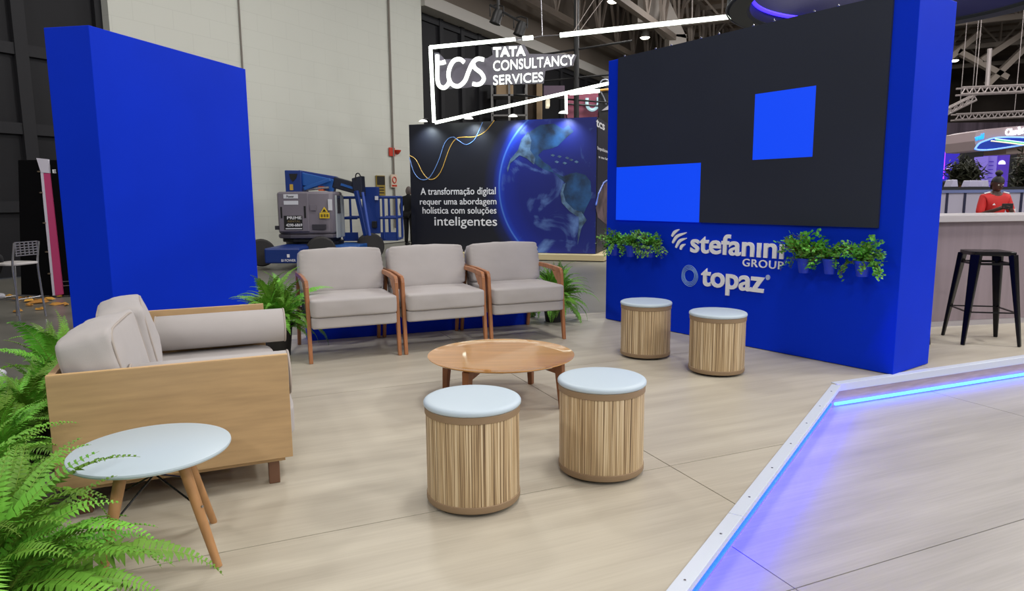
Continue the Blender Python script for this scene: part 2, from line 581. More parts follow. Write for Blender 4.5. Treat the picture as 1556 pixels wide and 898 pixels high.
# far gate: tall folding leaves under a pale lintel
zt = on_plane(640, 9, W0, WD)[1]
lp = [on_plane(x, 60, W0 + WN * -0.4, WD)[0] for x in (670, 702, 728, 752, 780, 808)]
gate('wall_gate_right', sR, sR + 26, zt, lp + [lp[-1] + 3, lp[-1] + 6], [zt - 0.15], -0.4)
tag(wall_mesh('wall_lintel', sR, sR + 26, zt, zt + 0.4, 0.6, mat('pale_concrete_beam', (176, 172, 166), 0.7), out=0.15), kind='structure')
tag(wall_mesh('wall_back_upper', sR, sR + 26, zt + 0.4, 14, 0.5, mat('grey_upper_wall', (112, 102, 92), 0.8), out=-0.1), kind='structure')
# service pipe and signs on the wall
sp, _ = on_plane(593, 150, W0, WD)
pipe = tag(MB().tube([wall_frame(sp, 0.3, 0.05), wall_frame(sp, 13.9, 0.05)], 0.03, 8).build('conduit_pipe', mat('grey_conduit', (120, 112, 104), 0.5)),
           'thin grey conduit running up the white block wall beside the red alarm', 'pipe')
sp2, _ = on_plane(363, 30, W0, WD)
tag(MB().tube([wall_frame(sp2, 0.3, 0.03), wall_frame(sp2, 13.9, 0.03)], 0.02, 8).build('conduit_pipe', MATS['grey_conduit']),
    'thin dark cable dropping down the white wall behind the tall blue slab', 'pipe')
s_, z_ = on_plane(595, 231, W0, WD)
al = thing('fire_alarm', 'small red fire alarm on the white wall beside the pipe', 'alarm', wall_frame(s_, z_, 0.02), math.atan2(WD.y, WD.x))
MB().box((-0.17, -0.04, -0.13), (0.10, 0.0, 0.13)).build('backplate', mat('alarm_red', (190, 52, 30), 0.4), al, bevel=0.01)
MB().lathe([(0.0, 0.0), (0.05, 0.02), (0.11, 0.10), (0.12, 0.14), (0.0, 0.14)], 16).build('horn', MATS['alarm_red'], al, smooth=40, loc=(0.22, -0.03, -0.07))
s_, z_ = on_plane(577, 282, W0, WD)
sg = thing('notice_board', 'small dark and ochre notice plate on the white wall above the lift basket', 'sign', wall_frame(s_, z_, 0.02), math.atan2(WD.y, WD.x))
MB().box((-0.2, -0.03, -0.3), (0.2, 0, 0.3)).build('plate', mat('ochre_plate', (150, 128, 50), 0.5), sg)
MB().box((-0.18, -0.036, 0.02), (0.18, -0.031, 0.28)).build('plate_top', mat('sign_black', (30, 28, 24), 0.5), sg)
for k in range(3):
    MB().box((-0.13, -0.036, -0.07 - k * 0.08), (0.13, -0.031, -0.04 - k * 0.08)).build('text_line', MATS['sign_black'], sg)
s_, z_ = on_plane(596, 275, W0, WD)
sg = thing('warning_sign', 'small white sign with red ring on the white wall below the alarm', 'sign', wall_frame(s_, z_, 0.05), math.atan2(WD.y, WD.x))
MB().box((-0.14, -0.03, -0.2), (0.14, 0, 0.2)).build('plate', mat('sign_cream', (214, 196, 176), 0.5), sg)
MB().tube([(0.09 * math.cos(t * math.pi / 10), -0.035, 0.03 + 0.09 * math.sin(t * math.pi / 10)) for t in range(21)], 0.018, 6).build('ring', MATS['alarm_red'], sg)
MB().box((-0.12, -0.036, -0.17), (0.12, -0.031, -0.12)).build('band', MATS['alarm_red'], sg)

# ---- far walls of the hall
tag(MB().prism([Vector((-8, 62, ZH)), Vector((60, 50, ZH)), Vector((60, 50.6, ZH)), Vector((-8, 62.6, ZH))], (0, 0, 12)).build(
    'wall_far', mat('far_brown_wall', (104, 92, 84), 0.9, noise_scale=0.25, noise_amt=0.5)), kind='structure')
tag(MB().prism([Vector((46, 4, ZH)), Vector((46.5, 4, ZH)), Vector((60.5, 50, ZH)), Vector((60, 50, ZH))], (0, 0, 12)).build(
    'wall_right', mat('far_grey_wall', (84, 78, 84), 0.9, noise_scale=0.4, noise_amt=0.4, stretch=(1, 1, 0.05))), kind='structure')

# ---- ceiling deck with trusses parallel to the hall wall
ZC = 11.5
ceil = tag(MB().box((-40, -12, ZC), (62, 72, ZC + 0.3)).build('ceiling', mat('brown_roof_deck', (142, 124, 108), 0.9, noise_scale=0.6, noise_amt=0.3, stretch=(0.3, 6, 1))), kind='structure')
M_TRUSS = mat('grey_brown_steel', (150, 138, 128), 0.6, 0.1)
brace_me = {}
def roof_truss(a, b, depth, r=0.09, bay=2.4):
    a, b = Vector(a), Vector(b)
    d = (b - a)
    n = max(2, int(d.length / bay))
    mb = MB()
    mb.bar(a, b, 0.22, 0.22)
    mb.bar(a - Vector((0, 0, depth)), b - Vector((0, 0, depth)), 0.26, 0.26)
    t = mb.build('roof_truss', M_TRUSS, ceil)
    for k in range(n):
        p, q = a + d * (k / n), a + d * ((k + 1) / n)
        mid = (p + q) / 2
        for s, e in ((p, mid - Vector((0, 0, depth))), (mid - Vector((0, 0, depth)), q), (mid, mid - Vector((0, 0, depth)))):
            v = e - s
            key = (round(v.x, 3), round(v.y, 3), round(v.z, 3))
            if key not in brace_me:
                brace_me[key] = MB().bar((0, 0, 0), v, r * 1.3, r * 1.3).mesh('brace')
            link('brace', brace_me[key], M_TRUSS, t, loc=s)
for off in (0.9, 4.0, 9.0, 15.0, 21.0, 27.0, 34.5):
    b0 = W0 + WN * off
    roof_truss(b0 + WD * (-4) + Vector((0, 0, ZC - 0.2 - b0.z)), b0 + WD * 40 + Vector((0, 0, ZC - 0.2 - b0.z)), 2.6)
for k in range(6):
    c0 = W0 + WD * (4 + 7.0 * k)
    roof_truss(Vector((c0.x, c0.y, ZC - 0.25)) + WN * 2, Vector((c0.x, c0.y, ZC - 0.25)) + WN * 40, 1.5, 0.07)
pm = MB().bar((0, 0, 0), WN * 42, 0.12, 0.25).mesh('purlin')
for k in range(22):
    c0 = W0 + WD * (-2 + 2.0 * k)
    link('purlin', pm, M_TRUSS, ceil, loc=(c0.x, c0.y, ZC - 0.13))

# ================================================================ VIDEO WALL
VL, VR = G(920, 484.5), G(1356.5, 570.5)
VT = (VR - VL).normalized()
VN = Vector((VT.y, -VT.x, 0))
if VN.dot(EYE - VL) < 0: VN = -VN
VLEN = (VR - VL).length
Zv = Vector((0, 0, 1))
vw = thing('video_wall', 'big blue freestanding wall with a black video screen and white lettering', 'video wall', (VL + VR) / 2 - VN * 0.26)
def vp(u, z, out=0.0): return VL + VT * u + Zv * z + VN * out
TH = 0.53
MB().prism([vp(0, 0.004), vp(VLEN, 0.004), vp(VLEN, 0.004, -TH), vp(0, 0.004, -TH)], (0, 0, 2.503)).build('wall_body', M_BLUE, vw, True, bevel=0.004)
su0, su1, sz0, sz1 = 0.148, 0.148 + 2.5, 0.998, 2.498
for j in range(3):
    for i in range(5):
        blue = (j == 0 and i in (0, 1)) or (j == 1 and i == 3)
        u0, z0 = su0 + i * 0.5, sz0 + j * 0.5
        top = 0.5 if j < 2 else 0.512
        MB().prism([vp(u0 + 0.0, z0 + 0.0, 0.001), vp(u0 + .5, z0 + 0.0, 0.001), vp(u0 + .5, z0 + top, 0.001), vp(u0 + 0.0, z0 + top, 0.001)], VN * 0.02
                   ).build('screen_module', M_SCREENB if blue else M_SCREEN, vw, True)
# hanging eyes along the top edge of the screen
for i in range(6):
    for k in (-0.09, 0.09):
        u = su0 + 0.02 + i * 0.5 + k * (1 if 0 < i < 5 else 0.3)
        if u < su0 or u > su1: continue
        mb = MB().tube([vp(u, 2.500, -0.02), vp(u, 2.522, -0.02)], 0.004, 6)
        mb.lathe([(0, 0), (0.009, 0.004), (0.009, 0.013), (0, 0.018)], 8, vp(u, 2.518, -0.02))
        mb.build('lifting_bolt', M_CHROME, vw, True)
# lettering on the wall, measured on its own plane
def su(px, py): return on_plane(px, py, VL, VT)
def words(nm, body, x0, y0, x1, y1, m, bold, depth=0.012, sp=1.0):
    u0, z0 = su(x0, y0)
    u1, z1 = su(x1, y1)
    return lettering(nm, body, vp(u0, z0, 0.001), VT, Zv, u1 - u0, z1 - z0, m, vw, depth, bold, sp)
# "stefanini": lower-left corner on the baseline, top at ascender height
def word_uv(nm, body, u0, u1, z0, z1, bold, sp=1.0, depth=0.012):
    return lettering(nm, body, vp(u0, z0, 0.001), VT, Zv, u1 - u0, z1 - z0, M_LETTER, vw, depth, bold, sp)
ub, zb = su(1050, 383)
ue, ze = su(1191.5, 391)
za = su(1107, 356)[1]
word_uv('stefanini_lettering', 'stefanını', ub, ue, 0.735, za, 0.021, 1.02)
u0, z0 = su(1129, 402); u1, z1 = su(1191.5, 396)
word_uv('group_lettering', 'GROUP', u0, u1, su(1160, 407)[1], su(1160, 395)[1], 0.006, 1.12, 0.008)
u0 = su(1066, 437)[0]; u1 = su(1162, 440)[0]
word_uv('topaz_lettering', 'topaz', u0, u1, su(1104, 448.5)[1], su(1070, 407)[1], 0.023, 1.0)
mb = MB()
cu, cz = su(1167.5, 421.5)
mb.prism([vp(cu + 0.019 * math.cos(t * math.pi / 8), cz + 0.021 * math.sin(t * math.pi / 8), 0.001) for t in range(16)], VN * 0.008)
mb.build('registered_dot', mat('pale_blue_print', (176, 192, 232), 0.5), vw, True)
# stefanini mark: four curved swooshes
cl = [[(1022, 359), (1026, 353), (1033, 348.5)], [(1023, 369), (1030, 359), (1044, 353.5)], [(1028, 376), (1034, 366), (1044, 362)], [(1035, 379), (1037, 374), (1042, 371)]]
for st in cl:
    q = smooth_path([Vector((*su(*p), 0)) for p in st], 6)
    wd = [0.004 + 0.013 * math.sin(math.pi * min(1, (i + 2) / (len(q) + 1))) ** 0.8 for i in range(len(q))]
    left, right = [], []
    for i, p in enumerate(q):
        d = (q[min(i + 1, len(q) - 1)] - q[max(i - 1, 0)]).normalized()
        nrm = Vector((-d.y, d.x, 0))
        left.append(p + nrm * wd[i] * 0.8); right.append(p - nrm * wd[i] * 0.8)
    poly = [vp(p.x, p.y, 0.001) for p in left + right[::-1]]
    MB().prism(poly, VN * 0.012).build('logo_swoosh', M_LETTER, vw, True)
# ring emblem beside "topaz": fine concentric lines
cu, cz = su(1048, 419)
ru = (su(1060.5, 419)[0] - su(1036, 419)[0]) / 2
M_RINGL = mat('pale_ring_line', (150, 195, 240), 0.5)
for k in range(4):
    rr = ru * (0.62 + 0.125 * k)
    ph = k * 0.7
    pts = [vp(cu + rr * math.cos(t) * (1 + 0.03 * math.sin(3 * t + ph)), cz + rr * math.sin(t) * (1 + 0.03 * math.cos(2 * t + ph)) * 1.03, 0.003) for t in [2 * math.pi * i / 40 for i in range(41)]]
    MB().tube(pts, 0.0024, 5, False).build('ring_line', M_RINGL, vw, True)

# ================================================================ TALL BLUE SLAB ON THE LEFT
zt_ = 2.51
A, B, D = G(134.5, 38, zt_), G(373, 105, zt_), G(66, 42, zt_)
back = (D - A)
slab = MB().prism([Vector((p.x, p.y, ZH - 0.02)) for p in (A, B, B + back, A + back)], (0, 0, zt_ - ZH + 0.02)).build('blue_slab', M_BLUE, bevel=0.004)
tag(slab, 'tall plain blue slab wall standing behind the sofa', 'partition')

# ================================================================ ROUND STOOLS
def zebra():
    m = bpy.data.materials.new('zebra_veneer')
    m.use_nodes = True
    nt = m.node_tree
    p = nt.nodes['Principled BSDF']
    tc = nt.nodes.new('ShaderNodeTexCoord')
    sx = nt.nodes.new('ShaderNodeSeparateXYZ')
    nt.links.new(tc.outputs['Object'], sx.inputs[0])
    at = nt.nodes.new('ShaderNodeMath'); at.operation = 'ARCTAN2'
    nt.links.new(sx.outputs['Y'], at.inputs[0]); nt.links.new(sx.outputs['X'], at.inputs[1])
    cb = nt.nodes.new('ShaderNodeCombineXYZ')
    mu = nt.nodes.new('ShaderNodeMath'); mu.operation = 'MULTIPLY'; mu.inputs[1].default_value = 33
    nt.links.new(at.outputs[0], mu.inputs[0]); nt.links.new(mu.outputs[0], cb.inputs[0])
    mz = nt.nodes.new('ShaderNodeMath'); mz.operation = 'MULTIPLY'; mz.inputs[1].default_value = 0.9
    nt.links.new(sx.outputs['Z'], mz.inputs[0]); nt.links.new(mz.outputs[0], cb.inputs[1])
    oi = nt.nodes.new('ShaderNodeObjectInfo')
    mr = nt.nodes.new('ShaderNodeMath'); mr.operation = 'MULTIPLY'; mr.inputs[1].default_value = 40
    nt.links.new(oi.outputs['Random'], mr.inputs[0]); nt.links.new(mr.outputs[0], cb.inputs[2])
    n = nt.nodes.new('ShaderNodeTexNoise'); n.inputs['Scale'].default_value = 1.6; n.inputs['Detail'].default_value = 3
    n.inputs['Roughness'].default_value = 0.6
    nt.links.new(cb.outputs[0], n.inputs['Vector'])
    cr = nt.nodes.new('ShaderNodeValToRGB')
    e = cr.color_ramp.elements
    e[0].position = 0.33; e[0].color = srgb(92, 72, 52)
    e[1].position = 0.64; e[1].color = srgb(240, 222, 188)
    for ps, c in ((0.41, (140, 114, 84)), (0.46, (176, 148, 110)), (0.54, (204, 178, 138))):
        k = e.new(ps); k.color = srgb(*c)
    nt.links.new(n.outputs['Fac'], cr.inputs[0])
    nt.links.new(cr.outputs[0], p.inputs['Base Color'])
    p.inputs['Roughness'].default_value = 0.5
    b = nt.nodes.new('ShaderNodeBump'); b.inputs['Strength'].default_value = 0.25; b.inputs['Distance'].default_value = 0.004
    nt.links.new(n.outputs['Fac'], b.inputs['Height']); nt.links.new(b.outputs[0], p.inputs['Normal'])
    return m
M_ZEBRA = zebra()
R_ST, H_ST = 0.196, 0.425
def make_stool(label):
    t = thing('round_stool', label, 'stool', group='striped drum stools')
    R = R_ST - 0.008
    MB().lathe([(R - 0.012, 0.03), (R - 0.002, 0.034), (R, 0.04), (R, H_ST - 0.034), (R - 0.004, H_ST - 0.03)], 64).build('drum', M_ZEBRA, t, smooth=40)
    MB().lathe([(R + 0.001, H_ST - 0.052), (R + 0.004, H_ST - 0.050), (R + 0.004, H_ST - 0.026), (R, H_ST - 0.022)], 64).build('upper_band', M_TAUPE, t, smooth=40)
    MB().lathe([(R - 0.02, 0.014), (R, 0.016), (R + 0.003, 0.022), (R + 0.003, 0.042), (R, 0.044)], 64).build('lower_band', M_TAUPE, t, smooth=40)
    MB().lathe([(R - 0.05, H_ST - 0.024), (R + 0.004, H_ST - 0.022), (R_ST, H_ST - 0.017), (R_ST, H_ST - 0.008), (R_ST - 0.003, H_ST - 0.003), (R_ST - 0.010, H_ST + 0.001), (R_ST - 0.022, H_ST + 0.003), (R_ST * 0.5, H_ST + 0.005), (0, H_ST + 0.006)], 64
               ).build('seat_pad', M_VINYL, t, smooth=60)
    for k in range(4):
        a = math.pi / 4 + k * math.pi / 2
        MB().lathe([(0.018, 0), (0.02, 0.004), (0.02, 0.018)], 12, (0.13 * math.cos(a), 0.13 * math.sin(a), 0)).build('foot_glide', M_BLACKP, t)
    MB().lathe([(0.01, 0.012), (R - 0.015, 0.012), (R - 0.015, 0.02)], 40).build('base_disc', M_BLACKP, t)
    return t
stool_px = [((647, 794), 788, 'round striped-wood stool with white seat, nearest the camera'),
            ((845, 980), 738, 'round striped-wood stool with white seat right in front of the coffee table'),
            ((939, 1021), 548, 'round striped-wood stool with white seat, farthest back beside the blue wall'),
            ((1041, 1134), 574, 'round striped-wood stool with white seat in front of the topaz lettering')]
st0 = None
for k, ((x0, x1), yb, lab) in enumerate(stool_px):
    f = G((x0 + x1) / 2, yb)
    d = Vector((f.x, f.y, 0)).normalized()
    c = f + d * (R_ST - 0.01)
    if st0 is None:
        st0 = make_stool(lab)
        o = st0
    else:
        o = copy_tree(st0)
        o['label'] = lab
    place(o, (c.x, c.y, 0), 0.7 * k)

# ================================================================ COFFEE TABLE
ZT = 0.285
cc = (G(651, 540, ZT) + G(871, 537, ZT)) / 2
cc = Vector((cc.x, cc.y + 0.01, 0))
RT = (G(871, 537, ZT) - G(651, 540, ZT)).length / 2 + 0.005
ct = thing('coffee_table', 'low round glossy wooden coffee table in the middle of the seating', 'table', cc, 0)
MB().lathe([(0, ZT - 0.018), (RT - 0.05, ZT - 0.018), (RT - 0.012, ZT - 0.010), (RT, ZT - 0.002), (RT, ZT + 0.002), (RT - 0.012, ZT + 0.001), (RT - 0.05, ZT - 0.003), (RT - 0.09, ZT - 0.005), (0, ZT - 0.005)], 96).build('table_top', M_TABLEWOOD, ct, smooth=35)
for k in range(4):
    a = math.radians(62 + 90 * k)
    d = Vector((math.cos(a), math.sin(a), 0))
    MB().bar(d * 0.405, d * 0.385 + Vector((0, 0, ZT - 0.02)), (0.030, 0.046), (0.034, 0.05), up=d).build('leg', M_DARKWOOD, ct, bevel=0.004)
    s = Vector((-d.y, d.x, 0)) * 0.016
    MB().prism([d * 0.37 + Vector((0, 0, ZT - 0.075)) - s, d * 0.20 + Vector((0, 0, ZT - 0.04)) - s, d * 0.02 + Vector((0, 0, ZT - 0.04)) - s,
                d * 0.02 + Vector((0, 0, ZT - 0.018)) - s, d * 0.37 + Vector((0, 0, ZT - 0.018)) - s], s * 2).build('support_arm', M_DARKWOOD, ct, bevel=0.003)

# ================================================================ ARMCHAIRS
CW = 0.705
def make_chair():
    t = thing('armchair', 'x', 'armchair', group='three beige wooden armchairs in a row')
    for s in (-1, 1):
        x = s * (CW / 2 - 0.015)
        X = Vector((x - 0.0145, 0, 0)); off = (0.029, 0, 0)
        def pl(pts): return [Vector((x - 0.0145, y, z)) for y, z in pts]
        # front leg: leans back, widens upward to the arm
        MB().prism(pl([(-0.016, 0.0), (0.014, 0.0), (0.075, 0.40), (0.115, 0.50), (0.125, 0.575), (0.066, 0.60), (0.040, 0.57), (0.02, 0.35)]), off).build('front_leg', M_CHAIRWOOD, t, bevel=0.006)
        # arm with rounded front elbow, rising gently to the back
        MB().prism(pl([(0.042, 0.572), (0.052, 0.600), (0.075, 0.617), (0.30, 0.632), (0.66, 0.632), (0.67, 0.600), (0.30, 0.592), (0.16, 0.585), (0.125, 0.57)]), off).build('arm', M_CHAIRWOOD, t, bevel=0.006)
        # gusset in the elbow
        MB().prism(pl([(0.112, 0.50), (0.135, 0.508), (0.20, 0.575), (0.22, 0.590), (0.12, 0.578)]), off).build('elbow_gusset', M_CHAIRWOOD, t, bevel=0.004)
        MB().prism(pl([(0.735, 0.0), (0.765, 0.0), (0.655, 0.61), (0.60, 0.61)]), off).build('rear_leg', M_CHAIRWOOD, t, bevel=0.006)
    w = CW - 0.062
    mb = MB(); cushion(mb, (0, 0.295, 0.303), (w, 0.65, 0.085), 0.02, 0.06, None, 0.001, 5, 10)
    mb.build('seat_base', M_FABRIC, t, smooth=180)
    mb = MB(); cushion(mb, (0, 0.29, 0.412), (w + 0.004, 0.67, 0.135), 0.10, 0.10, None, 0.004, 1, 16)
    sc = mb.build('seat_cushion', M_FABRIC, t, smooth=180)
    tilt = math.radians(-14)
    Mt = Matrix.Rotation(tilt, 3, 'X')
    mb = MB(); cushion(mb, (0, 0.545, 0.635), (w + 0.012, 0.13, 0.345), 0.28, 0.10, Mt, 0.006, 2, 18)
    # gathered folds along the two side edges
    for v in mb.v:
        e = max(0, abs(v.x) / (w / 2) - 0.72) / 0.28
        if e > 0: v.y += 0.010 * e * math.sin(v.z * 170 + v.x * 20)
    mb.build('back_cushion', M_FABRIC, t, smooth=180)
    mb = MB(); cushion(mb, (0, 0.640, 0.565), (w - 0.004, 0.05, 0.40), 0.05, 0.08, Mt, 0.001, 3, 8)
    mb.build('back_panel', M_FABRIC, t, smooth=180)
    MB().bar((-CW / 2 + 0.02, 0.60, 0.33), (CW / 2 - 0.02, 0.60, 0.33), 0.05, 0.03).build('rear_rail', M_CHAIRWOOD, t)
    return t
q1, q3 = G(473, 553), G(857, 515)
row = (q3 - q1).normalized()
rowa = math.atan2(row.y, row.x)
D_ = (q3 - q1).length
pitch = (D_ - CW + 0.03) / 2
ch0 = None
for k, lab in enumerate(['beige cushioned wooden armchair at the left end of the row, beside the sofa',
                         'beige cushioned wooden armchair in the middle of the row of three',
                         'beige cushioned wooden armchair at the right end of the row, before the globe picture']):
    c = q1 + row * (CW / 2 - 0.015 + pitch * k)
    if ch0 is None: ch0 = make_chair(); o = ch0
    else: o = copy_tree(ch0)
    o['label'] = lab
    place(o, (c.x, c.y, 0), rowa)

# low blue planter box behind the chairs
pb0, pb1 = G(470, 524), G(812, 497)
dd = (pb1 - pb0).normalized(); nn = Vector((-dd.y, dd.x, 0))
pbx = thing('planter_box', 'long low blue planter box on the floor behind the armchairs', 'planter', (pb0 + pb1) / 2 + nn * 0.15)
MB().prism([pb0 + nn * 0.16, pb1 + nn * 0.16, pb1 + nn * 0.36, pb0 + nn * 0.36], (0, 0, 0.36)).build('box_body', M_BLUE, pbx, True, bevel=0.004)
MB().prism([pb0 + nn * 0.18 + Zv * 0.355 + dd * .02, pb1 + nn * 0.18 + Zv * 0.355 - dd * .02, pb1 + nn * 0.34 + Zv * 0.355 - dd * .02, pb0 + nn * 0.34 + Zv * 0.355 + dd * .02], (0, 0, 0.01)).build('soil', M_SOIL, pbx, True)

# ================================================================ SOFA
SA = G(437, 539, 0.57)
sofa = thing('sofa', 'low wooden box sofa with beige seat pad, seen from its end', 'sofa', (SA.x, SA.y, 0), ANG)
SD, SL = 0.865, 1.56
MB().box((-SD, 0, 0.122), (0, 0.025, 0.57)).build('end_panel', M_OAK, sofa, bevel=0.002)
MB().box((-SD, SL - 0.025, 0.122), (-0.0, SL, 0.57)).build('end_panel', M_OAK, sofa, bevel=0.002)
MB().box((-SD, 0.0255, 0.122), (-SD + 0.025, SL - 0.0255, 0.57)).build('back_panel', M_OAK, sofa, bevel=0.002)
for y in (0.0, SL - 0.025):
    MB().box((-SD + 0.001, y + 0.0005, 0.5702), (-0.001, y + 0.0245, 0.5722)).build('edge_band', M_OAK_EDGE, sofa)
MB().box((-SD + 0.03, 0.03, 0.10), (-0.03, SL - 0.03, 0.121)).build('base_frame', M_OAK, sofa)
MB().box((-0.05, 0.026, 0.122), (-0.025, SL - 0.026, 0.20)).build('front_rail', M_OAK, sofa)
for x in (-0.10, -SD + 0.06):
    for y in (0.035, SL - 0.08):
        MB().box((x - 0.0, y, 0.0), (x + 0.045, y + 0.045, 0.0995)).build('leg', mat('walnut_sofa_leg', (112, 78, 58), 0.45), sofa, bevel=0.003)
mb = MB(); cushion(mb, (-0.40, SL / 2, 0.255), (0.86, SL - 0.06, 0.145), 0.06, 0.16, None, 0.003, 4, 18)
sc = mb.build('seat_cushion', M_FABRIC, sofa, smooth=180)
Ms = WM[sofa.name]
def bolster(label, x0, x1, y, z, r):
    t = thing('bolster_cushion', label, 'cushion', Ms @ Vector(((x0 + x1) / 2, y, z - r)), ANG, group='round bolsters on the sofa')
    L = x1 - x0
    mb = MB()
    prof = [(0, -L / 2 - 0.004), (r * 0.6, -L / 2 - 0.004), (r * 0.93, -L / 2 + 0.002), (r, -L / 2 + 0.012), (r * 1.01, 0), (r, L / 2 - 0.012), (r * 0.93, L / 2 - 0.002), (r * 0.6, L / 2 + 0.004), (0, L / 2 + 0.004)]
    mb.lathe(prof, 40)
    Mr = Matrix.Rotation(math.pi / 2, 3, 'Y')
    mb.v = [Mr @ v + Vector((0, 0, r)) for v in mb.v]
    b = mb.build('cover', M_FABRIC, t, smooth=60)
    for s in (-1, 1):
        MB().tube([(s * (L / 2 - 0.004), r * 0.985 * math.cos(a * math.pi / 16), r + r * 0.985 * math.sin(a * math.pi / 16)) for a in range(33)], 0.005, 6, False).build('piping', M_PIPING, b, smooth=180)
bolster('beige bolster cushion lying along the far end of the sofa', -0.60, 0.11, SL - 0.14, 0.452, 0.101)
bolster('beige bolster cushion just behind the near wooden end panel of the sofa', -0.60, 0.014, 0.125, 0.467, 0.095)
# box back cushions with piped edges
def back_cushion(label, c, size, rx, ry, rz, seed, puff=0.22):
    t = thing('back_cushion', label, 'cushion', Ms @ Vector((c[0], c[1], c[2] - size[2] / 2)), ANG, group='loose back cushions on the sofa')
    R = (Matrix.Rotation(rz, 3, 'Z') @ Matrix.Rotation(ry, 3, 'Y') @ Matrix.Rotation(rx, 3, 'X'))
    mb = MB(); cushion(mb, (0, 0, size[2] / 2), size, puff, 0.11, R, 0.007, seed, 18)
    cv = mb.build('cover', M_FABRIC, t, smooth=180)
    hx, hy, hz = [q / 2 * 0.97 for q in size]
    for s in (-1, 1):
        pts = []
        N = 48
        for i in range(N + 1):
            a = 2 * math.pi * i / N
            cx, cy = math.cos(a), math.sin(a)
            e = 7
            k = 1 / (abs(cx) ** e + abs(cy) ** e) ** (1 / e)
            pts.append(R @ Vector((s * hx * 0.99, hy * cx * k * 1.0, hz * cy * k * 1.0)) + Vector((0, 0, size[2] / 2)))
        MB().tube(pts, 0.005, 6, False).build('piping', M_PIPING, cv, smooth=180)
back_cushion('plump beige back cushion on the sofa next to the near end panel', (-0.695, 0.345, 0.515), (0.20, 0.58, 0.38), 0.0, math.radians(-12), math.radians(-3), 11, 0.16)
back_cushion('plump beige back cushion on the sofa behind the nearer cushion', (-0.68, 0.94, 0.51), (0.20, 0.58, 0.39), 0.0, math.radians(-10), math.radians(6), 12, 0.30)

# ================================================================ WHITE SIDE TABLE
stc = Vector((-1.215, 2.212, 0))
stt = thing('side_table', 'small round white side table with splayed beech legs in front of the sofa end', 'table', stc)
MB().lathe([(0, 0.381), (0.235, 0.381), (0.245, 0.386), (0.248, 0.392), (0.247, 0.398), (0.243, 0.400), (0, 0.400)], 72).build('table_top', M_WHITE, stt, smooth=35)
feet = [G(332, 861), G(325, 793.5), G(165, 833)]
feet = [Vector((p.x, p.y, 0)) - stc for p in feet]
feet.append(feet[0] + feet[2] - feet[1])
for f in feet:
    top = Vector((f.x * 0.48, f.y * 0.48, 0.378))
    MB().tube([f, f.lerp(top, 0.5), top], [0.013, 0.0165, 0.0195], 16).build('leg', M_LEGWOOD, stt, smooth=40)
    b = f.lerp(top, 0.55)
    o = Vector((b.x, b.y, 0)).normalized()
    MB().tube([b - o * 0.02, b + o * 0.021], 0.0045, 8).build('bolt', M_CHROME, stt)
for i in range(4):
    a, b = feet[i], feet[(i + 2) % 4]
    ta, tb = Vector((a.x * 0.48, a.y * 0.48, 0.378)), Vector((b.x * 0.48, b.y * 0.48, 0.378))
    MB().tube([a.lerp(ta, 0.55), tb + Vector((0, 0, -0.012))], 0.0035, 6).build('wire_brace', M_BLACK, stt)

# ================================================================ FERNS
def frond_mesh(L, arch, droop, wid, pairs, seed):
    """fern frond in its own xz plane, tip along +x, starting at the origin"""
    rnd = random.Random(seed)
    pts = []
    ang = arch
    p = Vector((0, 0, 0))
    N = 22
    for i in range(N + 1):
        pts.append(p.copy())
        ang -= droop / N * (0.4 + 1.2 * i / N)
        p = p + Vector((math.cos(ang), 0.02 * math.sin(i * 0.5 + seed), math.sin(ang))) * (L / N)
    mb = MB()
    mb.tube(pts, [0.0028 * (1 - 0.8 * i / N) + 00.0 for i in range(N + 1)], 4)
    nst = len(mb.f)
    for k in range(pairs):
        t = 0.12 + 0.88 * k / pairs
        i = min(int(t * N), N - 1)
        f = t * N - i
        c = pts[i].lerp(pts[i + 1], f)
        d = (pts[i + 1] - pts[i]).normalized()
        up = Vector((-d.z, 0, d.x))
        prof = min(1, (t - 0.08) * 5) * (1 - ((t - 0.25) / 0.75) ** 1.7 if t > 0.25 else 1)
        ln = wid * max(0.06, prof) * rnd.uniform(0.9, 1.08)
        wl = max(0.0035, ln * 0.17) if ln > 0.02 else 0.0035
        wl = min(wl, L * 0.88 / pairs * 0.55)
        for s in (-1, 1):
            side = Vector((0, s, 0)) + d * rnd.uniform(0.12, 0.3) + up * rnd.uniform(-0.05, 0.28)
            side.normalize()
            a = c
            m1 = c + side * ln * 0.5 + up * 0.004
            e = c + side * ln + up * (-0.18 * ln) + d * 0.08 * ln
            v = [a - d * wl * 0.7, a + d * wl * 0.7, m1 + d * wl, m1 - d * wl, e]
            mb.add(v, [[0, 1, 2, 3], [3, 2, 4]])
    me = mb.mesh('frond')
    me.materials.append(M_FERN)
    me.materials.append(M_RACHIS)
    for i, pl in enumerate(me.polygons):
        pl.material_index = 1 if i < nst else 0
    return me
FR = [frond_mesh(0.52, math.radians(70), math.radians(75), 0.072, 32, 1), frond_mesh(0.58, math.radians(62), math.radians(95), 0.076, 36, 2),
      frond_mesh(0.50, math.radians(55), math.radians(110), 0.070, 32, 3), frond_mesh(0.44, math.radians(80), math.radians(60), 0.066, 30, 4),
      frond_mesh(0.62, math.radians(48), math.radians(100), 0.080, 38, 5), frond_mesh(0.36, math.radians(74), math.radians(50), 0.058, 26, 6)]
